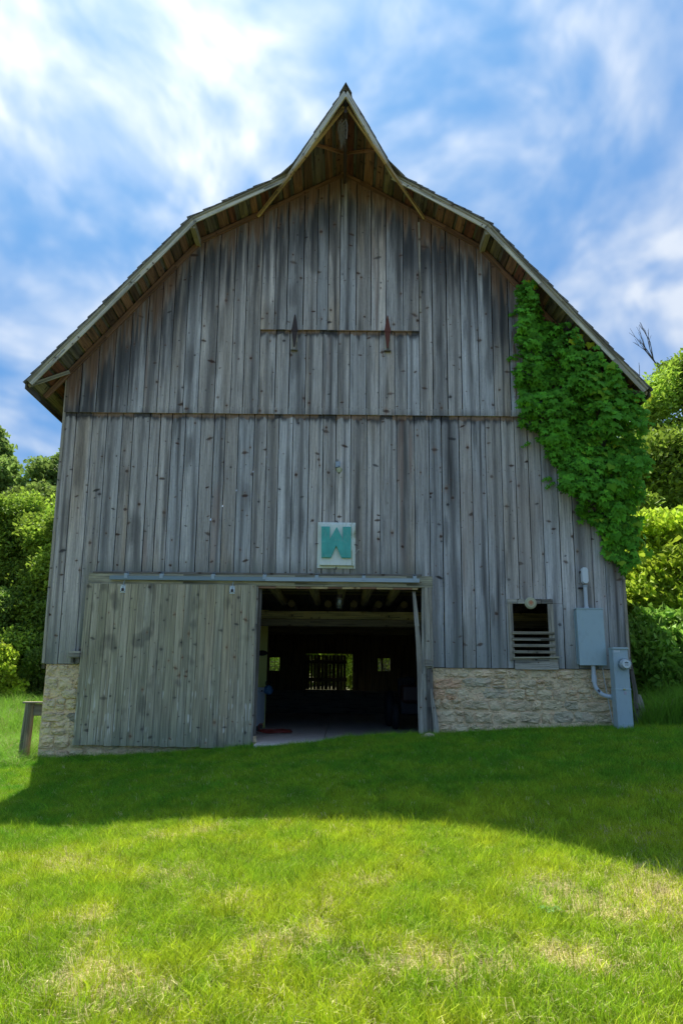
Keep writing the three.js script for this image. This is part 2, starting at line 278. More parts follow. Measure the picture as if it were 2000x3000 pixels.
// ------------------------------------------------------------------ the ground
function lerpTable(t, x) { if (x <= t[0][0]) return t[0][1]; for (let i = 1; i < t.length; i++) if (x <= t[i][0]) return mix(t[i - 1][1], t[i][1], (x - t[i - 1][0]) / (t[i][0] - t[i - 1][0])); return t[t.length - 1][1]; }
const BASE = [[-40, -0.7], [-9, -0.5], [-6.5, -0.43], [-5.1, -0.38], [-2.4, -0.24], [-1.5, -0.13], [-0.3, -0.02], [0.7, 0.05], [1.5, 0.08], [3, 0.17], [5, 0.25], [8, 0.36], [40, 1.0]];
function groundY(x, z) {
  const bs = lerpTable(BASE, x); let h;
  if (z >= 0) {
    const s = sm(0, 1, Math.min(z, 13) / 13 * 0.75 + 0.06) - sm(0, 1, 0.06); h = bs - s / 0.9 * (bs * 0.75 + 0.62) - 0.20 * sm(0, 3.5, z) * (1 - sm(6, 12, z)) * sm(-0.5, -4, x);
    h += 0.03 * (vn(x * 0.7 + 9, z * 0.7) - 0.5) * sm(0, 2, z);
  } else {
    const d = -z; h = bs + (x < 0 ? 0.040 : 0.016) * d * sm(0, 6, d) + 0.05 * Math.max(0, d - 34);
    h += 0.12 * (vn(x * 0.3, z * 0.3) - 0.5) * sm(1, 5, d);
  }
  if (x > -5.0 && x < 4.9 && z < -0.12 && z > -13.9) h = Math.min(h, 0) - 0.35 * sm(-0.12, -0.45, z);
  return h;
}
{
  const ax = (a, b, s, far, n) => { const v = []; for (let i = n; i > 0; i--) v.push(a - (far) * Math.pow(i / n, 2.2)); for (let x = a; x <= b + 1e-6; x += s) v.push(x); for (let i = 1; i <= n; i++) v.push(b + far * Math.pow(i / n, 2.2)); return v; };
  const xs = ax(-9, 9, 0.22, 300, 22), zs = ax(-3, 14, 0.22, 300, 26), pos = [], uv = [], idx = [];
  for (const z of zs) for (const x of xs) { pos.push(x, groundY(x, z), z); uv.push(x / 2, z / 2); }
  for (let j = 0; j < zs.length - 1; j++) for (let i = 0; i < xs.length - 1; i++) { const a = j * xs.length + i; idx.push(a, a + xs.length, a + 1, a + 1, a + xs.length, a + xs.length + 1); }
  const g = part('ground', geom(pos, idx, uv), M.soil, scene); g.userData.kind = 'structure';
}

// ------------------------------------------------------------------ the barn
const barn = thing('barn', 'old grey weathered board barn with gambrel roof, pointed hood and stone base', 'barn');
const sr = rng(31);
// one board: cupped front, following its own top and bottom edge
function boardGeo(b, yb, ytf, z0, th, uvOf, gap, fl = true) {
  const x0 = b.x0 + gap / 2, x1 = b.x1 - gap / 2, w = x1 - x0, c = 0.004 * (sr() - 0.35), tilt = 0.005 * (sr() - 0.5), ch = 0.004;
  const prof = [[x0, z0], [x0, z0 + th - ch], [x0 + ch, z0 + th], [x0 + w * 0.25, z0 + th + c * 0.8], [x0 + w * 0.5, z0 + th + c], [x0 + w * 0.75, z0 + th + c * 0.8], [x1 - ch, z0 + th], [x1, z0 + th - ch], [x1, z0]];
  const pos = [], uv = [], idx = [], lean = 0.004 * (sr() - 0.5), n = prof.length, yl = yb + 0.012 * (sr() - 0.5), yr = yl + 0.008 * (sr() - 0.5);
  for (let k = 0; k < 2; k++) prof.forEach(([x, z], i) => { const f = (x - x0) / w, y = k ? ytf(x) : mix(yl, yr, f); const xx = x + (k ? lean : -lean); pos.push(fl ? flare(xx, y) : xx, y, z + (i > 0 && i < n - 1 ? tilt * (f - 0.5) * 2 : 0)); uv.push(...uvOf(x, y)); });
  for (let i = 0; i < n - 1; i++) idx.push(i, i + 1, n + i, i + 1, n + i + 1, n + i).valueOf();
  for (let i = 1; i < n - 2; i++) { idx.push(0, i + 1, i); idx.push(n, n + i, n + i + 1); }
  idx.push(0, n - 1, n - 2); idx.push(n, 2 * n - 2, 2 * n - 1);
  const g = geom(pos, idx, uv).toNonIndexed(); g.computeVertexNormals(); return g;
}
const gapOf = () => 0.011 + (sr() < 0.22 ? 0.012 * sr() : 0.005 * sr());
const gable = grp('gable_wall', barn);
const WIN = { x0: 3.06, x1: 3.68, y0: 1.46, y1: 2.42 };
for (const b of lower) {
  const mid = (b.x0 + b.x1) / 2; let yb = 1.285; const gp = gapOf();
  if (mid > -4.42 && mid < 1.5) yb = 2.86;
  if (b.x1 > WIN.x0 && b.x0 < WIN.x1) {
    // cut round the small window: the piece above the opening and the strips beside it
    part('board', boardGeo(b, WIN.y1 + 0.005, () => 6.1, 0, 0.025, M.gable.userData.uv, gp), M.gable, gable);
    if (b.x0 < WIN.x0 - 0.03) part('board', boardGeo({ ...b, x1: WIN.x0 }, 1.285, () => WIN.y1, 0, 0.025, M.gable.userData.uv, gp), M.gable, gable);
    if (b.x1 > WIN.x1 + 0.03) part('board', boardGeo({ ...b, x0: WIN.x1 }, 1.285, () => WIN.y1, 0, 0.025, M.gable.userData.uv, gp), M.gable, gable);
    continue;
  }
  part('board', boardGeo(b, yb, () => 6.1, 0.0, 0.025, M.gable.userData.uv, gp), M.gable, gable);
}
for (const b of [...upL, ...upR]) part('board', boardGeo(b, BELT, x => Math.min(wallTop(flare(x, 8)), 11.2), 0.036, 0.025, M.gable.userData.uv, gapOf()), M.gable, gable);
for (const b of under) part('board', boardGeo(b, BELT, () => HAYY + 0.12, 0.036, 0.025, M.gable.userData.uv, gapOf()), M.gable, gable);
const hayDoor = grp('hay_door', barn);
for (const b of hay) part('board', boardGeo(b, HAYY - 0.01, x => wallTop(x) - 0.005, 0.072, 0.026, M.gable.userData.uv, gapOf()), M.gable, hayDoor);
part('edge_batten', plank(0.04, 2.0, 0.03), M.wood, hayDoor, [HAYR + 0.065, 9.1, 0.078]);
for (const hx of [-0.945, 0.86]) {
  const h = grp('strap_hinge', hayDoor, [hx, 7.66, 0.101]);
  const dia = (y0, y1, w, flip) => { const s = new THREE.Shape(); if (flip) { s.moveTo(-w, y1); s.lineTo(w, y1); s.lineTo(0.012, y0); s.lineTo(-0.012, y0); } else { s.moveTo(-w, y0); s.lineTo(w, y0); s.lineTo(0.008, y1); s.lineTo(-0.008, y1); } s.closePath(); return new THREE.ExtrudeGeometry(s, { depth: 0.006, bevelEnabled: true, bevelSize: 0.002, bevelThickness: 0.002, bevelSegments: 1 }); };
  const rs = hx > 0 ? M.rust : M.iron;
  const one = part('hinge', mergeGeometries([dia(0.015, 0.34, 0.06, false), dia(-0.34, -0.005, 0.055, true), new THREE.BoxGeometry(0.13, 0.03, 0.02).toNonIndexed().translate(0, 0.005, 0.008)].map(g => { g = g.index ? g.toNonIndexed() : g; g.deleteAttribute('uv'); return g; })), rs, hayDoor, [hx, 7.665, 0.10]);
  hayDoor.remove(h);
  part('ledge', plank(0.13, 0.02, 0.07), M.woodDark, gable, [hx, 7.255, 0.095]);
  part('backing_strip', plank(0.12, 0.42, 0.018), M.wood, gable, [hx, 7.47, 0.071]);
}
// trim where the boards meet the roof
function slopePiece(xa, ya, xb, yb, z0, z1, drop, th, mat, name, parent) {
  // a board lying along the slope between two points, its top face `drop` under the line, thickness th
  const A = new THREE.Vector2(xa, ya), B = new THREE.Vector2(xb, yb), d = B.clone().sub(A), L = d.length(), n = new THREE.Vector2(-d.y, d.x).normalize(); if (n.y < 0) n.negate();
  const g = plank(L, th, z1 - z0, 0.003); g.rotateZ(Math.atan2(d.y, d.x)); const c = A.add(B).multiplyScalar(0.5).addScaledVector(n, -drop - th / 2); g.translate(c.x, c.y, (z0 + z1) / 2);
  return part(name, g, mat, parent);
}
const roof = grp('roof', barn);
const sides = [[EL, KL], [KL, [0, RIDGE]], [ER, KR], [KR, [0, RIDGE]]];
for (const [A, B] of sides) slopePiece(...A, ...B, 0.062, 0.10, 0.095, 0.10, M.woodBrown2, 'frieze_board', gable);
const hoodZ = (x) => { const j = x < 0 ? JX[0] : JX[1]; const t = 1 - x / j; return RAKE + (HOOD - RAKE) * clamp(t); };
// shingle courses: overlapping tapered slabs running back along the roof
function prism(poly, zfs, zb) { // poly in x,y; front z per vertex; back z
  const pos = [], n = poly.length, idx = []; poly.forEach(([x, y], i) => pos.push(x, y, zfs[i])); poly.forEach(([x, y]) => pos.push(x, y, zb));
  for (let i = 0; i < n; i++) { const j = (i + 1) % n; idx.push(i, j, n + i, j, n + j, n + i); } for (let i = 1; i < n - 1; i++) { idx.push(0, i + 1, i, n, n + i, n + i + 1); }
  const g = geom(pos, idx).toNonIndexed(); g.computeVertexNormals(); return uvBox(g, 'z', wr() * 5, wr() * 5);
}
const shr = rng(8);
M.soffitDark = M.woodBrown2.clone(); M.soffitDark.color = lin(0.26, 0.17, 0.11); M.soffitRed = M.woodBrown2.clone(); M.soffitRed.color = lin(0.42, 0.18, 0.11); M.soffitGreen = M.woodBrown2.clone(); M.soffitGreen.color = lin(0.50, 0.46, 0.28);
M.shingle = [0, 1, 2].map(k => { const m = M.woodDark.clone(); m.color = lin(0.28 + 0.07 * k, 0.30 + 0.06 * k, 0.29 + 0.04 * k); return m; });
sides.forEach(([A, B], si) => {
  const upper = si % 2 === 1, dx = B[0] - A[0], dy = B[1] - A[1], L = Math.hypot(dx, dy), tx = dx / L, ty = dy / L; let nx = -ty, ny = tx; if (ny < 0) { nx = -nx; ny = -ny; }
  const e = 0.135, n = Math.round(L / e);
  for (let i = 0; i < n; i++) {
    const s0 = i * L / n - (i === 0 ? 0.07 : 0.0), s1 = Math.min(L, s0 + 0.40), jit = (shr() - 0.5) * 0.014;
    const P = (s, h) => [A[0] + tx * s + nx * h, A[1] + ty * s + ny * h];
    const poly = [P(s0, -0.042), P(s1, -0.040), P(s1, -0.034), P(s0, 0.0 + jit)];
    const zr = x => (upper ? hoodZ(x) : RAKE) + 0.035 + jit * 2;
    part('shingle_course', prism(poly, poly.map(p => zr(p[0])), -14.3), M.shingle[i % 3], roof);
  }
  // sheathing boards under the shingles, spaced, seen from below
  const sp = 0.235, m = Math.round(L / sp);
  for (let i = 0; i < m; i++) {
    const w = 0.13 + 0.075 * shr(), s0 = i * L / m + 0.01, s1 = Math.min(s0 + w, L - 0.005), P = (s, h) => [A[0] + tx * s + nx * h, A[1] + ty * s + ny * h];
    const poly = [P(s0, -0.070), P(s1, -0.070), P(s1, -0.046), P(s0, -0.046)];
    part('sheathing_board', prism(poly, poly.map(p => (upper ? hoodZ(p[0]) : RAKE) - 0.02), -14.2), [M.woodBrown2, M.soffitDark, M.woodDark, M.soffitDark, M.woodBrown, M.soffitRed, M.woodBrown2, M.soffitGreen][Math.floor(shr() * 8)], roof);
  }
});
// rake boards
for (const [A, B] of [[EL, KL], [ER, KR]]) {
  const d = Math.hypot(B[0] - A[0], B[1] - A[1]);
  slopePiece(A[0], A[1], B[0], B[1], RAKE - 0.012, RAKE + 0.014, 0.046, 0.125, M.woodPale, 'rake_board', roof);
  slopePiece(A[0], A[1], B[0], B[1], RAKE + 0.0145, RAKE + 0.03, 0.043, 0.045, M.woodGreen, 'rake_moulding', roof);
}
for (const [K, j] of [[KL, JX[0]], [KR, JX[1]]]) {
  slopePiece(K[0], K[1], j, roofTop(j), RAKE - 0.012, RAKE + 0.014, 0.046, 0.125, M.woodPale, 'rake_board', roof);
  slopePiece(K[0], K[1], j, roofTop(j), RAKE + 0.0145, RAKE + 0.03, 0.043, 0.045, M.woodGreen, 'rake_moulding', roof);
  const s = Math.sign(j);
  part('hood_board', barBetween([j - s * 0.0, roofTop(j) - 0.145, RAKE + 0.006], [s * 0.012, RIDGE - 0.165, HOOD + 0.0], 0.03, 0.16), M.woodPale, roof);
  part('hood_beam', barBetween([j + s * 0.62, roofTop(j + s * 0.62) - 0.21, 0.09], [s * 0.03, RIDGE - 0.26, HOOD - 0.20], 0.05, 0.065), M.woodGold, roof);
  part('lookout', barBetween([s * 0.60, roofTop(s * 0.6) - 0.16, hoodZ(s * 0.6) - 0.06], [s * 0.04, RIDGE - 0.20, 0.75], 0.04, 0.06), M.woodBrown, roof);
}
part('ridge_cap', prism([[-0.11, RIDGE - 0.065], [0.11, RIDGE - 0.065], [0, RIDGE + 0.035]], [HOOD - 0.07, HOOD - 0.07, HOOD + 0.06], -14.3), M.shingle[0], roof);
part('hay_track', plank(0.05, 0.10, 2.0), M.iron, roof, [0, RIDGE - 0.34, 1.0]);
// rafter ends and eave boards
for (const [E, s] of [[EL, -1], [ER, 1]]) {
  part('eave_board', plank(0.022, 0.13, 14.6), M.woodDark, roof, [E[0] + s * 0.0 - s * -0.0, E[1] - 0.105, -6.62]);
  part('lookout', barBetween([E[0] - s * 0.05, E[1] - 0.10, RAKE - 0.05], [s * 5.24, wallTop(s * 5.2) - 0.05, 0.1], 0.05, 0.07), M.woodGreen, roof);
  const kx = s < 0 ? KL[0] : KR[0], ky = s < 0 ? KL[1] : KR[1];
  part('purlin', plank(0.10, 0.14, 1.7), M.woodGreen, roof, [kx - s * 0.05, ky - 0.165, -0.18]);
}
// side and rear walls, loft
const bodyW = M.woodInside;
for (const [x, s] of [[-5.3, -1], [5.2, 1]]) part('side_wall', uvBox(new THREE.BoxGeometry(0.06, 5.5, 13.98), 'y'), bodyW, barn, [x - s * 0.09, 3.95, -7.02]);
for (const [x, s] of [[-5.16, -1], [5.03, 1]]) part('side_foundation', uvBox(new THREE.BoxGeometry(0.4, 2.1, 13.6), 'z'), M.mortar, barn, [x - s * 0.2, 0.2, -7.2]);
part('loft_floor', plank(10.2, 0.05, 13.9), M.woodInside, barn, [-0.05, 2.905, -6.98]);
// corner boards
part('corner_board', barBetween([-5.19, 1.29, 0.01], [-5.285, 6.66, 0.01], 0.05, 0.09), M.wood, gable);
part('corner_board', barBetween([5.06, 1.29, 0.01], [5.16, 6.7, 0.01], 0.05, 0.09), M.wood, gable);

// --- stone base
const base = grp('stone_foundation', barn);
function mortarSheet(x0, x1, y0, y1, z) {
  const nx = Math.ceil((x1 - x0) / 0.06), ny = Math.ceil((y1 - y0) / 0.06), pos = [], uv = [], idx = [];
  for (let j = 0; j <= ny; j++) for (let i = 0; i <= nx; i++) { const x = mix(x0, x1, i / nx), y = mix(y0, y1, j / ny); pos.push(x, y, z + 0.045 * (fbm(x * 6, y * 8, 3) - 0.5) - 0.02); uv.push(x / 2, y / 2); }
  for (let j = 0; j < ny; j++) for (let i = 0; i < nx; i++) { const a = j * (nx + 1) + i; idx.push(a, a + 1, a + nx + 1, a + 1, a + nx + 2, a + nx + 1); }
  part('mortar', geom(pos, idx, uv), M.mortar, base);
}
const str = rng(515);
function stone(x0, x1, y0, y1, z, mat) {
  const cx = (x0 + x1) / 2, cy = (y0 + y1) / 2, w = (x1 - x0) / 2, h = (y1 - y0) / 2, n = 12, outer = [], inner = [], rough = 0.5 + str();
  for (let i = 0; i < n; i++) {
    const a = (i + 0.5 * (str() - 0.5)) / n * Math.PI * 2 + 0.2; let c = Math.cos(a), s = Math.sin(a); const k = 1 / Math.pow(Math.pow(Math.abs(c), 6) + Math.pow(Math.abs(s), 6), 1 / 6), j = 0.80 + 0.26 * str();
    outer.push([cx + c * k * w * j, cy + s * k * h * j]); const q = 0.55 + 0.36 * str(); inner.push([cx + c * k * w * j * q, cy + s * k * h * j * q, z + (0.004 + 0.026 * str()) * rough]);
  }
  const pos = [], tri = (a, b, c) => pos.push(...a, ...b, ...c), o3 = (p, zz) => [p[0], p[1], zz], ct = [cx + w * 0.6 * (str() - 0.5), cy + h * 0.6 * (str() - 0.5), z + (0.008 + 0.028 * str()) * rough], ez = outer.map(() => z - 0.006 + 0.012 * str());
  for (let i = 0; i < n; i++) { const j = (i + 1) % n; tri(inner[i], inner[j], ct); tri(o3(outer[i], ez[i]), o3(outer[j], ez[j]), inner[i]); tri(o3(outer[j], ez[j]), inner[j], inner[i]); tri(o3(outer[i], z - 0.06), o3(outer[j], z - 0.06), o3(outer[i], ez[i])); tri(o3(outer[j], z - 0.06), o3(outer[j], ez[j]), o3(outer[i], ez[i])); }
  const uv = []; const ou = str() * 3, ov = str() * 3; for (let i = 0; i < pos.length; i += 3) uv.push(pos[i] / 2 + ou + pos[i + 2], pos[i + 1] / 2 + ov);
  const g = geom(pos, null, uv); part('stone', g, mat, base);
}
function masonry(x0, x1, y0, y1, z, special) {
  mortarSheet(x0, x1, y0 - 0.3, y1, z + 0.010);
  // courses whose beds wander and whose stones differ widely in size
  let y = y1 - 0.005;
  while (y > y0) {
    const h = 0.15 + 0.09 * str(), ph = str() * 50; let x = x0 + 0.01; const bed = xx => 0.05 * (vn(xx * 1.7 + ph, 3) - 0.5) * (y < y1 - 0.05 ? 1 : 0.1);
    while (x < x1 - 0.06) {
      let w = 0.12 + 0.42 * str() * str() + 0.1 * str(); if (x + w > x1 - 0.12) w = x1 - x - 0.005;
      const m = special?.(x + w / 2, y - h / 2) ?? M.stones[Math.floor(str() * M.stones.length)], bt = y + bed(x + w / 2), bb = y - h + bed(x + w / 2);
      if (w < 0.3 && str() < 0.3) { const sp = mix(bb, bt, 0.35 + 0.3 * str()); stone(x + 0.004, x + w - 0.004, bb + 0.004, sp - 0.004, z + 0.016 * (str() - 0.5), m); stone(x + 0.004, x + w - 0.004, sp + 0.004, bt - 0.004, z + 0.016 * (str() - 0.5), M.stones[Math.floor(str() * M.stones.length)]); }
      else if (str() < 0.9) stone(x + 0.004, x + w - 0.004, bb + 0.004, bt - 0.004, z + 0.016 * (str() - 0.5), m);
      x += w;
    }
    y -= h;
  }
}
masonry(1.60, 5.03, -0.05, 1.275, 0.0, (x, y) => x < 1.95 && y > 0.75 && y < 1.1 ? M.stoneRed : null);
masonry(-5.15, -4.35, -0.55, 1.275, 0.0, (x, y) => (y > 0.98 && y < 1.12 && x < -4.85 ? M.stoneGrey : y > 0.36 && y < 0.5 && x > -4.7 ? M.stoneGrey : y > 1.1 && x > -4.75 ? M.stoneRed : null));
masonry(-4.35, -1.42, -0.55, 0.10, 0.0, (x, y) => (str() < 0.4 ? M.stones[2] : null));
part('foundation_core', uvBox(new THREE.BoxGeometry(3.40, 1.75, 0.4), 'x'), M.mortar, base, [3.32, 0.385, -0.28]);
part('foundation_core', uvBox(new THREE.BoxGeometry(3.62, 1.95, 0.4), 'x'), M.mortar, base, [-3.32, 0.285, -0.28]);

// --- doorway
const floor = part('floor_slab', uvBox(new RoundedBoxGeometry(1.14, 0.22, 14.4, 1, 0.02), 'z', 0, 0, 0.5, 0.5), M.concrete, barn, [-0.85, -0.11, -6.76]);
part('floor_slab', uvBox(new RoundedBoxGeometry(1.72, 0.22, 14.0, 1, 0.02), 'z', 0.3, 0.6, 0.5, 0.5), M.concrete, barn, [0.588, -0.108, -6.97]);
part('floor_slab', uvBox(new RoundedBoxGeometry(3.6, 0.2, 13.5, 1, 0.02), 'z', 0.3, 0.1, 0.5, 0.5), M.concrete, barn, [-3.225, -0.112, -7.15]);
part('floor_slab', uvBox(new RoundedBoxGeometry(3.45, 0.2, 13.5, 1, 0.02), 'z', 0.5, 0.1, 0.5, 0.5), M.concrete, barn, [3.18, -0.112, -7.15]);
part('header_board', plank(6.16, 0.205, 0.045), M.woodGreen, barn, [-1.44, 2.785, 0.05]);
part('header_cap', plank(5.9, 0.035, 0.05), M.woodDark, barn, [-1.5, 2.90, 0.055]);
{ let x = -1.5, k = 0; while (x < 1.36) { const w = 0.22 + 0.14 * sr(); part('nailer', plank(Math.min(w, 1.38 - x) - 0.006, 0.035, 0.06), k++ % 2 ? M.woodGold : M.woodBrown, barn, [x + Math.min(w, 1.38 - x) / 2, 2.664 - 0.006 * sr(), 0.03]); x += w; } }
const pr = rng(61);
part('door_post', barBetween([1.485, -0.05, 0.0], [1.53, 2.68, 0.0], 0.155, 0.10, 0.012), M.wood, barn);
part('post_face', barBetween([1.565, 1.27, 0.075], [1.56, 2.68, 0.075], 0.13, 0.035, 0.006), M.wood, barn);
part('post_face', barBetween([1.56, 0.05, 0.078], [1.565, 1.255, 0.07], 0.11, 0.045, 0.01), M.woodDark, barn);
part('post_block', plank(0.14, 0.12, 0.05), M.wood, barn, [1.545, 1.36, 0.115]);
part('door_jamb', barBetween([-1.50, -0.1, -0.08], [-1.47, 2.66, -0.08], 0.1, 0.14, 0.01), M.woodDark, barn);
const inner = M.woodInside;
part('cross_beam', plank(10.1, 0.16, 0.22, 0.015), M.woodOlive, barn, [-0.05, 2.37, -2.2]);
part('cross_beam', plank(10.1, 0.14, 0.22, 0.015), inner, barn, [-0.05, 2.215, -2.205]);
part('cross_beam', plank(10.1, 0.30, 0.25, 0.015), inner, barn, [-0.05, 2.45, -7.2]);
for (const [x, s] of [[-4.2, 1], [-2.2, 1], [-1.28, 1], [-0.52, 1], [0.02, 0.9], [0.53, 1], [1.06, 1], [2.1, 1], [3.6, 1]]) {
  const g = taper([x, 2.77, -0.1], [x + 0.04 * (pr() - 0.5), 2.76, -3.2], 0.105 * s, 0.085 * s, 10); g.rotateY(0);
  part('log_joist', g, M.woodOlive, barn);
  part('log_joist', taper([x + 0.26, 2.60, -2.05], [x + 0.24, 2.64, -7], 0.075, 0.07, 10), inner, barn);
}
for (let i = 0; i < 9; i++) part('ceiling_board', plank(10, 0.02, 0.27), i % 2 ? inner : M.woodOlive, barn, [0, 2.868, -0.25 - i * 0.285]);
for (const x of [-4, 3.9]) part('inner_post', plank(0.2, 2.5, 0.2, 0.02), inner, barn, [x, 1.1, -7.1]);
// rear wall with its openings, small window panes, gapped door
const rear = grp('rear_wall', barn); const RZ = -14;
const rbox = (x0, x1, y0, y1) => part('wall_panel', uvBox(new THREE.BoxGeometry(x1 - x0, y1 - y0, 0.05), 'y', wr(), wr()), inner, rear, [(x0 + x1) / 2, (y0 + y1) / 2, RZ]);
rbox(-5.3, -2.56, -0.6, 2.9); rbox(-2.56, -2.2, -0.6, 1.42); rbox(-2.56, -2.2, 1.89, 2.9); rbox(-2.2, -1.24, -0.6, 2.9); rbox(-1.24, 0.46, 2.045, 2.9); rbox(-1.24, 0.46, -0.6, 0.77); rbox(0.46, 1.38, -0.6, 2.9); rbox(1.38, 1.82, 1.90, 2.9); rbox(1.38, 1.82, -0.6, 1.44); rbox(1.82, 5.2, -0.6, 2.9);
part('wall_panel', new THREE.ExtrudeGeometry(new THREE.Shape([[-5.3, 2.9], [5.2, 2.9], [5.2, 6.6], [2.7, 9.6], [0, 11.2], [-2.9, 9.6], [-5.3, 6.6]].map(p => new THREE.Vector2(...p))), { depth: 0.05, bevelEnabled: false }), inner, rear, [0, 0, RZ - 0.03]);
{
  let x = -1.24; const gs = rng(17);
  while (x < 0.24) { const w = 0.10 + 0.08 * gs(), g = gs() < 0.6 ? 0.012 + 0.016 * gs() : 0.003; part('door_board', plank(Math.min(w, 0.25 - x) - g, 1.225, 0.025), inner, rear, [x + Math.min(w, 0.25 - x) / 2, 1.385, RZ]); x += w; }
  part('door_rail', plank(1.5, 0.14, 0.03), inner, rear, [-0.49, 1.12, RZ + 0.04]); part('door_rail', plank(1.5, 0.12, 0.03), inner, rear, [-0.49, 1.75, RZ + 0.04]); part('door_stile', plank(0.10, 1.22, 0.03), inner, rear, [-1.19, 1.385, RZ + 0.04]);
  M.pane = new THREE.MeshPhysicalMaterial({ color: 0xffffff, transmission: 1, thickness: 0, roughness: 0.05, ior: 1.45 });
  for (const [a, b, c, d, nx, ny] of [[-2.56, -2.2, 1.42, 1.89, 2, 3], [1.38, 1.82, 1.44, 1.90, 3, 2]]) {
    const wg = grp('window', rear); part('pane', new THREE.PlaneGeometry(b - a, d - c), M.pane, rear, [(a + b) / 2, (c + d) / 2, RZ]);
    for (let i = 1; i < nx; i++) part('muntin', plank(i === 1 && nx === 3 ? 0.07 : 0.018, d - c, 0.03), M.woodDark, rear, [mix(a, b, i / nx), (c + d) / 2, RZ + 0.01]);
    for (let i = 1; i < ny; i++) part('muntin', plank(b - a, 0.016, 0.028), M.woodDark, rear, [(a + b) / 2, mix(c, d, i / ny), RZ + 0.012]); rear.remove(wg);
  }
}
// --- sliding door and its track
const sl = grp('sliding_door', barn);
for (const b of doorBoards) part('board', boardGeo(b, -0.065 + 0.03 * (b.x0 + 4.53) / -3 + 0.006 * (sr() - 0.5), () => 2.69, 0.085, 0.028, M.door.userData.uv, 0.003 + 0.003 * sr(), false), M.door, sl);
for (const y of [0.25, 1.3, 2.45]) part('batten', plank(3.0, 0.14, 0.025), M.wood, sl, [-3.015, y, 0.071]);
part('edge_strip', plank(0.05, 2.72, 0.035), M.wood, sl, [-1.495, 1.31, 0.075]);
for (const hx of [-3.875, -1.93]) {
  part('hanger_plate', plank(0.09, 0.14, 0.006, 0.002), M.plate, sl, [hx, 2.60, 0.119]);
  part('hanger_rod', tube([[hx + 0.02, 2.755, 0.115], [hx + 0.005, 2.69, 0.118], [hx, 2.62, 0.13], [hx, 2.58, 0.128]], 0.009, 10, 6), M.zinc, sl);
  part('hanger_nut', new THREE.CylinderGeometry(0.02, 0.026, 0.05, 6).rotateX(0.2), M.iron, sl, [hx, 2.585, 0.136]);
  for (const [a, b] of [[-0.033, 0.052], [0.033, 0.052], [-0.033, -0.052], [0.033, -0.052]]) part('bolt', new THREE.CylinderGeometry(0.007, 0.007, 0.012, 6).rotateX(Math.PI / 2), M.iron, sl, [hx + a, 2.60 + b, 0.124]);
}
const track = grp('door_track', barn);
for (const [a, b, m] of [[-4.12, -1.35, M.galv], [-1.345, 1.40, M.zinc]]) { const s = new THREE.Shape(); s.moveTo(-0.03, -0.034); s.lineTo(-0.012, -0.034); s.lineTo(-0.012, -0.026); s.lineTo(-0.024, -0.026); s.lineTo(-0.024, 0.028); s.lineTo(0.024, 0.028); s.lineTo(0.024, -0.026); s.lineTo(0.012, -0.026); s.lineTo(0.012, -0.034); s.lineTo(0.03, -0.034); s.lineTo(0.03, 0.034); s.lineTo(-0.03, 0.034); s.closePath(); part('rail', new THREE.ExtrudeGeometry(s, { depth: b - a, bevelEnabled: false }).rotateY(Math.PI / 2), m, track, [a, 2.795, 0.125]); }
for (const x of [-3.83, -3.2, -2.28, -1.36, -0.43, 0.41, 1.32]) { part('bracket', mergeGeometries([new THREE.BoxGeometry(0.06, 0.085, 0.006).translate(0, 0.03, 0.034), new THREE.BoxGeometry(0.06, 0.008, 0.085).translate(0, 0.042, -0.01), new THREE.BoxGeometry(0.055, 0.07, 0.006).translate(0, 0.08, -0.048)]), M.zinc, track, [x, 2.80, 0.125]); part('bolt', new THREE.CylinderGeometry(0.012, 0.012, 0.014, 6).rotateX(Math.PI / 2), M.iron, track, [x, 2.885, 0.085]); }
// --- slatted window opening
const win = grp('slatted_window', barn);
part('frame', plank(0.085, 1.02, 0.03), M.wood, win, [3.02, 1.93, 0.042]); part('frame', plank(0.10, 1.16, 0.03), M.wood, win, [3.735, 1.86, 0.042]);
{ let x = 2.97; const fr = rng(5); while (x < 3.78) { const w = Math.min(0.10 + 0.12 * fr(), 3.80 - x); part('frame', plank(w - 0.006, 0.085, 0.028), fr() < 0.5 ? M.woodDark : M.wood, win, [x + w / 2, 2.455, 0.048]); x += w; } }
for (const [y, t] of [[1.895, 0], [1.785, 0.003], [1.675, 0], [1.565, -0.004]]) part('slat', plank(0.75, 0.052, 0.028, 0.006), M.woodPost, win, [3.40, y, 0.072], [0, 0, t]);
part('slat', plank(0.80, 0.03, 0.05, 0.006), M.woodGreen, win, [3.43, 1.468, 0.08], [0, 0, 0.018]);
part('sill_board', plank(0.76, 0.185, 0.03), M.wood, win, [3.44, 1.355, 0.045]);
part('burn_mark', new THREE.CircleGeometry(1, 20).scale(0.2, 0.045, 1), std([0.03, 0.028, 0.03], 0.95), win, [3.38, 1.36, 0.0640]); win.remove(win.children[win.children.length - 1]);
const brk = grp('wooden_bracket', barn, [-4.615, 1.41, 0.09]); part('bracket_top', plank(0.19, 0.11, 0.12, 0.006), M.wood, brk, [0, 0.035, 0.03]); part('bracket_leg', plank(0.05, 0.1, 0.05), M.woodDark, brk, [-0.05, -0.06, 0.0]); part('bracket_leg', plank(0.05, 0.1, 0.05), M.woodDark, brk, [0.05, -0.06, 0.0]);

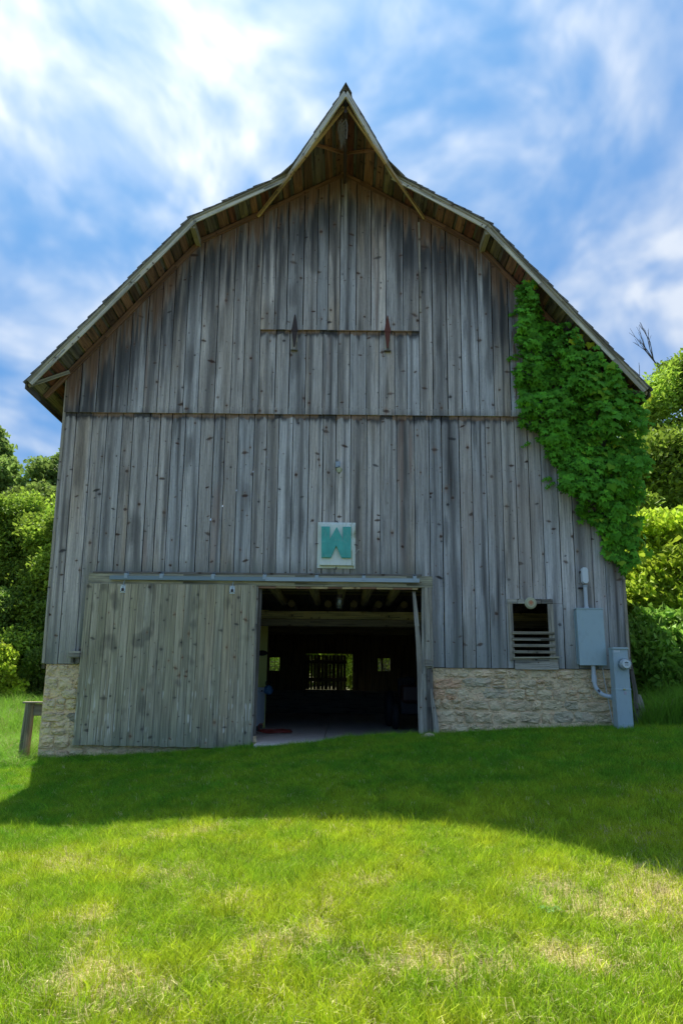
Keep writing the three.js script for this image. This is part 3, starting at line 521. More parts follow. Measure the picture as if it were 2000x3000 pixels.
// ------------------------------------------------------------------ things on and about the barn
{ // sign
  const W = 256, c = new Float32Array(W * W * 3); for (let j = 0; j < W; j++) for (let i = 0; i < W; i++) { const x = i / W, y = j / W, n = fbm(x * 9, y * 5, 4), k = (j * W + i) * 3, rt = sm(0.72, 0.98, x + 0.25 * (n - 0.5)), st = sm(0.62, 0.8, vn(x * 40, y * 4)) * (0.25 + 0.6 * rt) + sm(0.7, 0.85, fbm(x * 22, y * 22, 3)) * (0.2 + 0.8 * rt) * 0.8, t = 0.93 + 0.1 * n; c[k] = mix(0.80 * t, 0.34, st * 0.75); c[k + 1] = mix(0.84 * t, 0.34, st * 0.75); c[k + 2] = mix(0.74 * t, 0.18, st * 0.75); }
  const paint = new THREE.MeshStandardMaterial({ map: tex(W, W, c), roughness: 0.55 });
  const lc = new Float32Array(W * W * 3); for (let j = 0; j < W; j++) for (let i = 0; i < W; i++) { const n = fbm(i / 22, j / 40, 5), f = sm(0.60, 0.8, fbm(i / 9 + 40, j / 14, 4)) * 0.35, k = (j * W + i) * 3, t = 0.75 + 0.5 * n; lc[k] = mix(0.075 * t, 0.24, f); lc[k + 1] = mix(0.43 * t, 0.45, f); lc[k + 2] = mix(0.36 * t, 0.38, f); }
  const letterMat = new THREE.MeshStandardMaterial({ map: tex(W, W, lc), roughness: 0.6 });
  const s = thing('wall_sign', 'white square wall sign with raised teal letter W above the doorway', 'sign', [-0.085, 3.44, 0.03]);
  s.rotation.z = -0.006;
  const uvs = (g, w, h) => { const p = g.attributes.position, u = []; for (let i = 0; i < p.count; i++) u.push(p.getX(i) / w + 0.5, p.getY(i) / h + 0.5); g.setAttribute('uv', new THREE.Float32BufferAttribute(u, 2)); return g; };
  part('backing_board', uvs(new RoundedBoxGeometry(0.69, 0.85, 0.02, 1, 0.004), 0.69, 0.85), paint, s, [0, 0, 0.011]);
  part('raised_panel', uvs(new RoundedBoxGeometry(0.62, 0.76, 0.09, 2, 0.012), 0.62, 0.76), paint, s, [0.01, -0.005, 0.066]);
  const sh = new THREE.Shape([[-0.262, 0.29], [-0.125, 0.29], [-0.118, 0.055], [0.005, 0.285], [0.122, 0.055], [0.122, 0.29], [0.258, 0.29], [0.262, -0.265], [0.108, -0.265], [0.002, -0.045], [-0.098, -0.265], [-0.25, -0.265]].map(p => new THREE.Vector2(...p)));
  part('letter', new THREE.ExtrudeGeometry(sh, { depth: 0.035, bevelEnabled: true, bevelSize: 0.008, bevelThickness: 0.008, bevelSegments: 2 }), letterMat, s, [-0.005, 0.02, 0.115]);
  for (const [x, y, a] of [[-0.36, 0.02, 0.1], [0.36, 0.01, -0.5], [0, 0.44, -0.6], [0, -0.42, 1.4]]) part('clip', new RoundedBoxGeometry(0.055, 0.014, 0.014, 1, 0.003), M.iron, s, [x, y, 0.026], [0, 0, a]);
  part('cord', tube([[0.34, -0.17, 0.02], [0.37, -0.11, 0.03], [0.41, -0.07, 0.03], [0.42, -0.09, 0.02]], 0.004, 12, 5), std([0.6, 0.58, 0.5]), s);
}
{ // lamp high on the wall
  const l = thing('wall_lamp', 'small metal floodlight with glass bulb on the wall above the white sign', 'lamp', [-0.055, 4.93, 0.03]);
  part('junction_box', new RoundedBoxGeometry(0.085, 0.11, 0.05, 2, 0.006), M.zinc, l, [-0.02, 0.04, 0.02]);
  part('arm', tube([[0, 0.01, 0.04], [0.005, 0.0, 0.09], [0.005, -0.03, 0.11]], 0.012, 8, 6), M.zinc, l);
  part('bulb', new THREE.LatheGeometry([[0.001, 0], [0.04, 0.004], [0.058, 0.015], [0.05, 0.045], [0.025, 0.085], [0.018, 0.11]].map(p => new THREE.Vector2(...p)), 20).rotateX(2.5), std([0.42, 0.42, 0.22], 0.2), l, [0.005, -0.085, 0.14]).rotation.x = Math.PI * 0.02;
  part('cable', tube([[-0.03, 0.1, 0.01], [-0.028, 0.13, 0.01], [-0.032, 0.15, 0.004]], 0.006, 6, 5), M.iron, l);
}
{ // medallion
  const cv = document.createElement('canvas'); cv.width = cv.height = 128; const x = cv.getContext('2d'); x.fillStyle = '#b9b48e'; x.fillRect(0, 0, 128, 128); x.strokeStyle = '#a34a22'; x.lineWidth = 5; x.beginPath(); x.arc(64, 66, 36, 0, 7); x.stroke(); x.fillStyle = '#c07b52'; x.beginPath(); x.moveTo(64, 24); x.quadraticCurveTo(72, 40, 92, 48); x.quadraticCurveTo(96, 78, 64, 96); x.quadraticCurveTo(32, 78, 36, 48); x.quadraticCurveTo(58, 40, 64, 24); x.fill();
  const t = new THREE.CanvasTexture(cv); t.colorSpace = THREE.SRGBColorSpace;
  const p = thing('round_plaque', 'round cream plaque with orange emblem above the slatted window', 'plaque', [3.385, 2.425, 0.06]);
  part('disc', new THREE.LatheGeometry([[0.0, 0.03], [0.07, 0.026], [0.10, 0.012], [0.108, 0]].map(q => new THREE.Vector2(...q)), 28).rotateX(Math.PI / 2), std([0.42, 0.40, 0.25], 0.5), p);
  part('emblem', new THREE.CircleGeometry(0.075, 24), new THREE.MeshStandardMaterial({ map: t, roughness: 0.5 }), p, [0, 0, 0.0305]);
}
{ // electrics
  const gm = rng(9), W = 128, c = new Float32Array(W * W * 3); for (let j = 0; j < W; j++) for (let i = 0; i < W; i++) { const n = fbm(i / 20, j / 14, 4), k = (j * W + i) * 3, t = 0.85 + 0.3 * n; c[k] = t; c[k + 1] = t; c[k + 2] = t; }
  const nz = tex(W, W, c, false); const steel = new THREE.MeshStandardMaterial({ color: lin(0.37, 0.47, 0.475), map: nz, roughness: 0.45, metalness: 0.15 }), pvc = std([0.52, 0.56, 0.58], 0.45), grey = new THREE.MeshStandardMaterial({ color: lin(0.36, 0.45, 0.465), map: nz, roughness: 0.5 });
  const b = thing('electrical_box', 'tall grey metal breaker box on the boards left of the meter pedestal', 'electrical box', [4.39, 1.83, 0.03]);
  part('housing', new RoundedBoxGeometry(0.455, 0.95, 0.13, 2, 0.006), steel, b, [0, 0, 0.06]);
  part('cover', new RoundedBoxGeometry(0.47, 0.975, 0.022, 2, 0.005), steel, b, [0.0, 0, 0.136]);
  part('hood_lip', new RoundedBoxGeometry(0.48, 0.02, 0.16, 1, 0.004), steel, b, [0, 0.495, 0.078]);
  part('latch', new RoundedBoxGeometry(0.015, 0.04, 0.02, 1, 0.004), M.iron, b, [0.232, 0.05, 0.13]); part('hinge_pin', new THREE.CylinderGeometry(0.008, 0.008, 0.9, 8), steel, b, [-0.237, 0, 0.02]);
  const cd = thing('conduit_pipe', 'light grey conduit with white fitting rising from the breaker box top', 'conduit', [4.36, 2.33, 0.05]);
  part('pipe', new THREE.CylinderGeometry(0.033, 0.033, 0.42, 14), pvc, cd, [0, 0.19, 0.055]); part('coupling', new THREE.CylinderGeometry(0.04, 0.04, 0.07, 14), pvc, cd, [0, 0.0, 0.055]); part('clamp', new THREE.CylinderGeometry(0.042, 0.042, 0.03, 14), M.zinc, cd, [0, 0.40, 0.055]); part('bracket', plank(0.12, 0.03, 0.03), M.iron, cd, [-0.04, 0.37, 0.0]);
  const fs = new THREE.Shape([[-0.048, -0.10], [-0.024, -0.135], [0.024, -0.135], [0.048, -0.10], [0.048, 0.11], [0.024, 0.14], [-0.024, 0.14], [-0.048, 0.11]].map(p => new THREE.Vector2(...p)));
  part('fitting', new THREE.ExtrudeGeometry(fs, { depth: 0.09, bevelEnabled: true, bevelSize: 0.006, bevelThickness: 0.006, bevelSegments: 2 }), std([0.66, 0.70, 0.70], 0.45), cd, [0.0, 0.585, 0.02]); part('rear_hub', new THREE.CylinderGeometry(0.035, 0.035, 0.08, 12).rotateX(Math.PI / 2), M.iron, cd, [-0.03, 0.66, 0.0]);
  const el = thing('conduit_elbow', 'grey conduit elbow curving from the breaker box down to the meter pedestal', 'conduit', [4.41, 1.34, 0.10]);
  part('pipe', tube([[0, 0.02, 0], [0, -0.25, 0], [0.015, -0.36, 0.01], [0.09, -0.47, 0.04], [0.18, -0.515, 0.10], [0.26, -0.525, 0.14]], 0.036, 30, 14), pvc, el); part('coupling', new THREE.CylinderGeometry(0.044, 0.044, 0.12, 14), pvc, el, [0, -0.22, 0]); part('hub', new THREE.CylinderGeometry(0.05, 0.05, 0.04, 14).rotateZ(Math.PI / 2), grey, el, [0.235, -0.525, 0.14]); part('label_sticker', new THREE.CylinderGeometry(0.0372, 0.0372, 0.06, 14, 1, true, -0.5, 1.0), std([0.08, 0.08, 0.09], 0.6), el, [0.055, -0.43, 0.028], [0, 0, 0.6]);
  const gw = thing('ground_wire', 'thin pale ground wire running from the breaker box to the grass', 'wire'); part('wire', tube([[4.58, 1.345, 0.06], [4.6, 1.1, 0.07], [4.64, 0.7, 0.09], [4.69, 0.2, 0.14]], 0.008, 16, 6), std([0.6, 0.6, 0.55], 0.5), gw); part('clamp', new RoundedBoxGeometry(0.03, 0.05, 0.03, 1, 0.004), M.zinc, gw, [4.60, 1.33, 0.06]);
  const m = thing('meter_pedestal', 'tall grey metal pedestal with round electric meter at the barn corner', 'electric meter', [4.765, 0, 0.36]);
  part('housing', new RoundedBoxGeometry(0.255, 0.75, 0.20, 2, 0.006), grey, m, [0, 1.24, 0]); part('lower_cover', new RoundedBoxGeometry(0.26, 0.90, 0.205, 2, 0.006), grey, m, [0, 0.50, 0]); part('seam_strip', new RoundedBoxGeometry(0.268, 0.03, 0.212, 1, 0.004), steel, m, [0, 0.945, 0]); part('cap', new RoundedBoxGeometry(0.27, 0.03, 0.23, 1, 0.005), steel, m, [0, 1.625, 0.008]);
  const cv = document.createElement('canvas'); cv.width = cv.height = 128; const x = cv.getContext('2d'); x.fillStyle = '#c9d2d2'; x.fillRect(0, 0, 128, 128); x.fillStyle = '#2c3326'; x.fillRect(36, 36, 56, 18); x.fillStyle = '#556'; for (const [a, bb, w] of [[34, 66, 60], [40, 76, 48], [36, 88, 20], [62, 88, 32]]) x.fillRect(a, bb, w, 4); x.beginPath(); x.arc(64, 22, 4, 0, 7); x.fill(); x.fillRect(100, 60, 8, 8);
  const t = new THREE.CanvasTexture(cv); t.colorSpace = THREE.SRGBColorSpace;
  const mt = grp('meter', m, [0.04, 1.36, 0.10]);
  part('collar', new THREE.CylinderGeometry(0.098, 0.10, 0.05, 32).rotateX(Math.PI / 2), M.galv, mt, [0, 0, 0.02]);
  part('dial', new THREE.CylinderGeometry(0.07, 0.085, 0.09, 28).rotateX(Math.PI / 2), std([0.5, 0.54, 0.54], 0.4), mt, [0, 0, 0.09]); part('dial_face', new THREE.CircleGeometry(0.069, 28), new THREE.MeshStandardMaterial({ map: t, roughness: 0.4 }), mt, [0, 0, 0.1365]);
  part('glass', new THREE.LatheGeometry([[0, 0.165], [0.06, 0.163], [0.082, 0.15], [0.09, 0.12], [0.092, 0.04]].map(q => new THREE.Vector2(...q)), 32).rotateX(Math.PI / 2), new THREE.MeshPhysicalMaterial({ color: 0xffffff, transmission: 1, thickness: 0, roughness: 0.04, ior: 1.4 }), mt);
  const cl = document.createElement('canvas'); cl.width = 128; cl.height = 48; const q = cl.getContext('2d'); q.fillStyle = '#a9b4b8'; q.fillRect(0, 0, 128, 48); q.strokeStyle = '#e6ecec'; q.lineWidth = 5; q.strokeRect(4, 4, 120, 40); q.fillStyle = '#dfe6e6'; for (let i = 0; i < 9; i++) q.fillRect(16 + i * 11, 16 + (i % 2) * 3, 6, 14);
  const tl = new THREE.CanvasTexture(cl); tl.colorSpace = THREE.SRGBColorSpace; part('label_plate', new RoundedBoxGeometry(0.10, 0.04, 0.004, 1, 0.001), new THREE.MeshStandardMaterial({ map: tl, roughness: 0.5 }), m, [-0.06, 1.575, 0.1015]);
  part('latch', new RoundedBoxGeometry(0.035, 0.022, 0.03, 1, 0.004), std([0.45, 0.40, 0.15], 0.4, { metalness: 0.4 }), m, [0.015, 0.945, 0.112]); part('warning_tag', new RoundedBoxGeometry(0.04, 0.05, 0.004, 1, 0.001), std([0.42, 0.38, 0.42]), m, [0.03, 0.885, 0.1045]);
  part('access_plate', new RoundedBoxGeometry(0.17, 0.15, 0.006, 1, 0.002), grey, m, [0.04, 0.32, 0.104]); part('side_bolt', new THREE.CylinderGeometry(0.012, 0.012, 0.12, 8).rotateZ(Math.PI / 2), M.iron, m, [0.17, 1.27, -0.02]);
}
{ // leaning planks and stones by the right jamb, broken boards at the corner
  const a = thing('leaning_board', 'warped grey board leaning inside the right jamb of the doorway', 'board'); 
  const bentBoard = (pts, w, d) => { const ps = [], L = pts.length; const pos = [], uv = [], idx = []; pts.forEach(([x, y, z, ww], i) => { const v = y / 2; for (const [sx, sz, u] of [[-1, 1, 0.2], [1, 1, 0.2 + w], [1, -1, 0.25 + w], [-1, -1, 0.25 + 2 * w]]) { pos.push(x + sx * (ww ?? w) / 2, y, z + sz * d / 2); uv.push(u, v); } }); for (let i = 0; i < L - 1; i++) for (let k = 0; k < 4; k++) { const p = i * 4 + k, q = i * 4 + (k + 1) % 4; idx.push(p, q, p + 4, q, q + 4, p + 4); } const t = (L - 1) * 4; idx.push(t, t + 1, t + 2, t, t + 2, t + 3, 0, 2, 1, 0, 3, 2); const g = geom(pos, idx, uv).toNonIndexed(); g.computeVertexNormals(); return g; };
  part('plank', bentBoard([[1.40, 0.0, 0.10, 0.085], [1.395, 0.5, 0.06, 0.09], [1.40, 1.1, 0.02, 0.09], [1.385, 1.7, -0.01, 0.085], [1.345, 2.25, -0.03, 0.075], [1.315, 2.62, -0.03, 0.05]], 0.09, 0.035), M.wood, a);
  const b = thing('standing_board', 'short weathered board standing against the stone wall beside the door post', 'board'); part('plank', bentBoard([[1.655, 0.02, 0.17, 0.10], [1.64, 0.4, 0.14, 0.09], [1.60, 0.70, 0.12, 0.06], [1.575, 0.92, 0.10, 0.025]], 0.1, 0.03), M.wood, b);
  const rock = (x, z, s, label, mat) => { const g = new THREE.IcosahedronGeometry(1, 2), p = g.attributes.position, v = new THREE.Vector3(); for (let i = 0; i < p.count; i++) { v.fromBufferAttribute(p, i); const k = 0.72 + 0.5 * fbm(v.x * 1.3 + x * 5 + 9, v.y * 1.3 + v.z * 1.7 + 4, 3); p.setXYZ(i, v.x * s[0] * k, v.y * s[1] * k, v.z * s[2] * k); } g.computeVertexNormals(); tag(part('rock', g, mat, scene, [x, groundY(x, z) + s[1] * 0.45, z]), label, 'rock'); };
  rock(1.50, 0.42, [0.12, 0.10, 0.10], 'pale rock in the grass at the foot of the door post', M.rock); rock(1.86, 0.33, [0.10, 0.06, 0.08], 'flat grey rock in grass below the stone wall', M.stoneGrey);
  const c = thing('broken_board', 'broken upright grey board behind the right corner of the barn', 'board'); part('plank', bentBoard([[5.28, 0.2, -0.1, 0.16], [5.27, 0.55, -0.1, 0.17], [5.22, 0.86, -0.1, 0.10]], 0.16, 0.03), M.wood, c);
  const d = thing('curved_board', 'narrow dark board curving down the right corner of the barn', 'board'); part('plank', bentBoard([[5.12, 0.3, 0.0, 0.07], [5.15, 0.9, 0.0, 0.07], [5.11, 1.3, 0.0, 0.06], [5.07, 1.55, 0.0, 0.04]], 0.07, 0.03), M.woodDark, d);
  const f = thing('hitching_rail', 'grey wooden post with plank rail beside the left stone corner', 'rail'); 
  const pg = new THREE.CylinderGeometry(0.082, 0.096, 1.02, 14, 4); { const p = pg.attributes.position; for (let i = 0; i < p.count; i++) p.setX(i, p.getX(i) + 0.03 * p.getY(i) + 0.006 * vn(i, 2)); pg.computeVertexNormals(); }
  part('post', pg, M.woodPost, f, [-5.47, 0.09, -0.24]); part('plank', plank(0.42, 0.03, 0.2, 0.006), M.woodPost, f, [-5.345, 0.615, -0.24]); part('beam', plank(0.36, 0.20, 0.08, 0.01), M.woodDark, f, [-5.30, 0.49, -0.26]);
}
{ // inside: freezer, boxes, cord, partition, lantern, tractor
  const fz = thing('chest_freezer', 'low white chest freezer inside the doorway on the left', 'freezer', [-2.09, 0.12, -3.1]); const white = std([0.85, 0.88, 0.88], 0.4);
  part('body', new RoundedBoxGeometry(0.80, 0.69, 1.76, 2, 0.02), white, fz, [0, 0.345, 0]); part('lid', new RoundedBoxGeometry(0.82, 0.075, 1.8, 2, 0.02), white, fz, [0, 0.732, 0]); part('handle', new RoundedBoxGeometry(0.02, 0.03, 0.2, 1, 0.005), M.iron, fz, [0.415, 0.70, 0]);
  const pal0 = thing('pallet', 'low wooden pallet under the white chest freezer', 'pallet', [-2.09, 0, -3.1]); for (const z of [-0.7, 0, 0.7]) part('bearer', plank(0.76, 0.09, 0.08), M.woodDark, pal0, [0, 0.045, z]); for (let i = 0; i < 5; i++) part('slat', plank(0.12, 0.022, 1.7), M.woodDark, pal0, [-0.31 + i * 0.155, 0.103, 0]);
  const pt = thing('yellow_partition', 'pale yellow painted board partition behind the freezer', 'partition'); for (let i = 0; i < 4; i++) part('board', plank(0.235, 2.66, 0.03), std([0.66, 0.62, 0.18], 0.8), pt, [-2.52 + i * 0.24, 1.33, -4.08]); part('shelf_hook', new THREE.SphereGeometry(0.09, 10, 8).scale(1.5, 0.7, 0.6), M.black, pt, [-1.80, 1.66, -4.02]);
  const bx = thing('wooden_crate', 'brown wooden crate standing on the white freezer lid', 'crate', [-1.95, 0.89, -2.7]); for (let i = 0; i < 3; i++) part('slat', plank(0.36, 0.1, 0.02), M.woodGold, bx, [0, 0.055 + i * 0.115, 0.15]); part('side', plank(0.02, 0.34, 0.3), M.woodGold, bx, [-0.17, 0.17, -0.01]); part('side', plank(0.02, 0.34, 0.3), M.woodGold, bx, [0.17, 0.17, -0.01]); part('bottom', plank(0.32, 0.02, 0.28), M.woodGold, bx, [0, 0.01, -0.01]);
  const bg = thing('blue_bag', 'blue crumpled bag hanging beside the white freezer', 'bag'); { const g = new THREE.IcosahedronGeometry(0.10, 3), p = g.attributes.position; for (let i = 0; i < p.count; i++) { const k = 0.75 + 0.5 * fbm(p.getX(i) * 24 + 3, p.getY(i) * 20 + p.getZ(i) * 15, 2); p.setXYZ(i, p.getX(i) * k, p.getY(i) * k * 1.1, p.getZ(i) * k); } g.computeVertexNormals(); part('bag', g, std([0.03, 0.12, 0.24], 0.5), bg, [-1.60, 0.84, -3.7]); part('loop', new THREE.TorusGeometry(0.06, 0.008, 6, 16), M.black, bg, [-1.60, 0.98, -3.7]); }
  const pts = []; const cr = rng(44); for (let i = 0; i < 60; i++) { const a = i * 0.63, r = 0.14 + 0.05 * cr(); pts.push([-1.32 + Math.cos(a) * r * 1.9 + 0.05 * cr(), 0.02 + 0.02 * cr() + i * 0.0005, -2.3 + Math.sin(a) * r * 1.8]); } pts.push([-1.52, 0.05, -1.9], [-1.58, 0.17, -1.8], [-1.54, 0.22, -1.8], [-1.50, 0.16, -1.82]);
  tag(part('extension_cord', tube(pts, 0.009, 420, 6), std([0.22, 0.03, 0.018], 0.5), scene), 'red extension cord coiled on the concrete just inside the doorway', 'cord');
  const ln = thing('jar_lantern', 'glass jar lamp with wire guard hanging under the middle joist', 'lamp', [-0.02, 2.62, -0.6]); part('cap', new THREE.CylinderGeometry(0.05, 0.06, 0.06, 16), M.iron, ln, [0, -0.03, 0]);
  part('jar', new THREE.LatheGeometry([[0.045, -0.05], [0.05, -0.1], [0.05, -0.2], [0.035, -0.25], [0, -0.26]].map(p => new THREE.Vector2(...p)), 18), new THREE.MeshPhysicalMaterial({ color: lin(0.8, 0.85, 0.75), transmission: 0.9, thickness: 0, roughness: 0.15 }), ln); for (let k = 0; k < 4; k++) part('guard_wire', tube([[0.058, -0.05, 0], [0.062, -0.2, 0], [0.03, -0.28, 0]].map(([a, b]) => [a * Math.cos(k * 1.571), b, a * Math.sin(k * 1.571)]), 0.004, 10, 5), M.iron, ln); part('bulb', new THREE.SphereGeometry(0.028, 12, 10).scale(1, 1.4, 1), std([0.6, 0.6, 0.55], 0.3), ln, [0, -0.13, 0]);
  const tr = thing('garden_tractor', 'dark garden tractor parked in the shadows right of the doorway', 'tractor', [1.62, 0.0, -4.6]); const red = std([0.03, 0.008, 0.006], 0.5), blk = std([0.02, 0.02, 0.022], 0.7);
  part('body', new RoundedBoxGeometry(0.5, 0.35, 1.5, 2, 0.05), blk, tr, [0, 0.5, 0]); part('hood', new RoundedBoxGeometry(0.46, 0.4, 0.8, 3, 0.08), red, tr, [0, 0.78, 0.5]); part('seat', new RoundedBoxGeometry(0.42, 0.4, 0.12, 2, 0.05), blk, tr, [0, 0.95, -0.6]); part('steering_wheel', new THREE.TorusGeometry(0.17, 0.015, 8, 24).rotateX(1.1), blk, tr, [0, 1.08, -0.1]); part('column', taper([0, 0.7, 0.1], [0, 1.08, -0.1], 0.02, 0.02), blk, tr);
  for (const [x, z, r] of [[-0.42, -0.55, 0.42], [0.42, -0.55, 0.42], [-0.36, 0.7, 0.28], [0.36, 0.7, 0.28]]) { const w = grp('wheel', tr, [x, r, z]); part('tyre', new THREE.TorusGeometry(r * 0.74, r * 0.26, 12, 28).rotateY(Math.PI / 2), blk, w); part('rim', new THREE.CylinderGeometry(r * 0.52, r * 0.52, 0.1, 20).rotateZ(Math.PI / 2), std([0.10, 0.10, 0.10], 0.4), w); }
  const wb = thing('added_bench', 'long dark bench added before the rear wall to hide sun spots on the floor', 'added_bench', [-0.3, 0, -12.6]);  // added clutter that hides the sun spots on the floor behind it
  part('top', plank(5.4, 0.06, 0.8), M.woodDark, wb, [0, 0.72, 0]); part('front_panel', plank(5.4, 0.68, 0.03), M.woodDark, wb, [0, 0.34, 0.38]); for (const x of [-2.6, 2.6]) part('leg', plank(0.1, 0.7, 0.1), M.woodDark, wb, [x, 0.35, -0.3]);
  // straw nest under the hood
  const ns = thing('bird_nest', 'ragged straw nest hanging from the ridge under the roof hood', 'nest', [0, RIDGE - 0.42, 1.85]); const gs = [], nr = rng(71); for (let i = 0; i < 260; i++) { const a = nr() * 6.283, r = 0.05 + 0.06 * nr(), y = -0.42 * Math.pow(nr(), 0.8), l = 0.10 + 0.14 * nr(), s = 1 - Math.abs(y) * 1.4; gs.push(taper([Math.cos(a) * r * s - 0.05, y, Math.sin(a) * r * s], [Math.cos(a + 1) * r * s - 0.05 + 0.05 * (nr() - 0.5), y - l * (0.4 + nr() * 0.6), Math.sin(a + 1) * r * s], 0.004, 0.002, 3)); }
  part('straw', mergeGeometries(gs), std([0.20, 0.165, 0.09], 0.95), ns).userData.kind = 'stuff'; part('rope', tube([[0, 0.05, 0], [0.03, -0.15, 0.02], [0.02, -0.4, 0]], 0.012, 10, 6), std([0.2, 0.17, 0.12]), ns);
}

// ------------------------------------------------------------------ plants
function leafMat(c, tr = 0.4) { return new THREE.MeshPhysicalMaterial({ color: c, roughness: 0.75, transmission: tr, thickness: 0, ior: 1.3, specularIntensity: 0.35, side: THREE.DoubleSide }); }
const white = new THREE.Color(1, 1, 1);
M.leaf = leafMat(white, 0.5); M.blade = leafMat(white, 0.38);
function instanced(name, geo, mat, mats, cols, parent) {
  const m = new THREE.InstancedMesh(geo, mat, mats.length); m.name = numbered(name); mats.forEach((q, i) => { m.setMatrixAt(i, q); m.setColorAt(i, cols[i]); }); m.castShadow = m.receiveShadow = true; parent.add(m); return m;
}
const _q = new THREE.Quaternion(), _e = new THREE.Euler(), _v = new THREE.Vector3(), _s = new THREE.Vector3();
const mat4 = (x, y, z, rx, ry, rz, s, sy = s) => new THREE.Matrix4().compose(_v.set(x, y, z), _q.setFromEuler(_e.set(rx, ry, rz, 'YXZ')), _s.set(s, sy, s));
// tufts of grass
function tuft(n, R, h0, h1, w, droop, seed) {
  const r = rng(seed), pos = [], nor = [], idx = [];
  for (let i = 0; i < n; i++) {
    const a = r() * 6.283, d = R * Math.sqrt(r()), x = Math.cos(a) * d, z = Math.sin(a) * d, h = mix(h0, h1, r()), b = r() * 6.283, l = droop * h * (0.3 + r()), ww = w * (0.6 + 0.8 * r()), f = r() * 6.283, cx = Math.cos(f) * ww, cz = Math.sin(f) * ww, k = pos.length / 3, bx = Math.cos(b) * l, bz = Math.sin(b) * l;
    pos.push(x - cx, -0.01, z - cz, x + cx, -0.01, z + cz, x + bx * 0.3 - cx * 0.8, h * 0.6, z + bz * 0.3 - cz * 0.8, x + bx * 0.3 + cx * 0.8, h * 0.6, z + bz * 0.3 + cz * 0.8, x + bx, h * (1 - 0.25 * droop), z + bz);
    idx.push(k, k + 1, k + 2, k + 1, k + 3, k + 2, k + 2, k + 3, k + 4);
  }
  return geom(pos, idx);
}
const inSlab = (x, z) => x > -5.2 && x < 5.05 && z < 0.02 && !(x > -1.4 && x < 1.4 && z > -0.10) || (x > -1.44 && x < -0.28 && z < 0.46) || (x >= -0.28 && x < 0.05 && z < 0.30 - 0.9 * (x + 0.28));
{
  const DRYSPOTS = [[-1.1, 7.44, 0.45, 0.5, 0.6], [-1.33, 9.0, 0.4, 0.3, 0.9], [-1.35, 8.5, 0.35, 0.3, 0.6], [-1.0, 9.2, 0.4, 0.3, 0.9], [-0.25, 8.7, 0.4, 0.35, 0.7], [-0.77, 6.1, 0.6, 0.3, 0.4], [1.38, 8.0, 0.45, 0.5, 1.0], [1.58, 8.3, 0.45, 0.4, 0.9], [2.15, 7.8, 0.6, 0.8, 0.9], [0.5, 9.0, 0.8, 0.3, 0.7], [2.36, 6.73, 0.6, 0.5, 0.5], [1.67, 6.42, 0.3, 0.3, 0.5], [1.2, 8.9, 1.0, 0.4, 0.5]];
  const r = rng(1234), N = 215000, ms = [[], [], []], cs = [[], [], []]; let n = 0;
  while (n < N) {
    const d = 3.2 + 11.3 * Math.pow(r(), 0.72), z = 13 - d, x = (r() - 0.5) * (1.12 * d + 1.6);
    if (z < -0.6 || inSlab(x, z) || (z < 0.05 && (x < -5.3 ? r() < 0.9 : x > 5.1 ? false : x > 1.4 || x < -1.4))) { n += z < -0.6 ? 0.02 : 0; continue; } n++;
    const p1 = fbm(x * 0.8 + 31, z * 0.8 + 4, 3), p2 = fbm(x * 2.6 + 7, z * 2.6, 3), p3 = vn(x * 7, z * 7);
    let dry = 0.8 * sm(0.60, 0.82, p1 * 0.5 + p2 * 0.55) * sm(4.2, 6.5, z);
    for (const [sx, sz, ax, az, k] of DRYSPOTS) dry += k * sm(0.0, 0.9, 1 - Math.hypot((x - sx) / ax, (z - sz) / az) + 0.5 * (p2 - 0.5));
    const bare = clamp(0.5 * sm(0.4, 1, 1 - Math.hypot((x + 0.7) / 0.6, (z - 1.7) / 0.5)) + 0.4 * sm(0.3, 1, 1 - Math.hypot((x - 1.73) / 0.5, (z - 4.1) / 0.4)) + 0.5 * sm(0.3, 1, 1 - Math.hypot((x - 0.86) / 0.5, (z - 0.5) / 0.2)) + 0.35 * sm(0.66, 0.8, p2) * sm(2, 4, z));
    if (r() < bare) continue;
    dry = clamp(dry); const isDry = r() < dry * 0.62 + 0.10;
    const y = groundY(x, z), t = 0.45 + 0.95 * r(), yel = clamp(0.10 + 0.32 * sm(0.34, 0.72, p2 + 0.3 * (p3 - 0.5)) + 0.40 * (r() - 0.5) + 0.44 * sm(4.2, 6.5, z));  // greener in the barn's shadow, yellower beyond it: sunlight painted into the blades
    const c = isDry ? new THREE.Color().setRGB(0.74 * t, 0.64 * t, 0.33 * t) : new THREE.Color().setRGB(mix(0.13, 0.56, yel) * t, mix(0.38, 0.64, yel) * t, mix(0.022, 0.034, yel) * t);
    const tall = (0.9 + 0.2 * p1 + (r() < 0.06 ? 0.5 : 0)) * (z < 0.5 ? 1.15 : 1), k = isDry ? 2 : r() < 0.5 ? 0 : 1;
    ms[k].push(mat4(x, y, z, (r() - 0.5) * 0.3, r() * 6.28, (r() - 0.5) * 0.3, z < 4.5 ? 1.25 : 1, tall * (0.85 + 0.3 * p3))); cs[k].push(c);
  }
  for (let k = 0; k < 3; k++) tag(instanced(['lawn_grass', 'lawn_grass', 'dry_grass'][k], [tuft(11, 0.045, 0.04, 0.12, 0.0023, 0.45, 1), tuft(9, 0.045, 0.04, 0.15, 0.0026, 0.6, 2), tuft(10, 0.08, 0.03, 0.12, 0.0020, 1.5, 3)][k], M.blade, ms[k], cs[k], scene), ['short green mown grass of the lawn before the barn', 'slightly longer green grass blades mixed through the lawn', 'straw coloured dry grass lying in the sunny lawn'][k], 'grass', null, 'stuff');
}
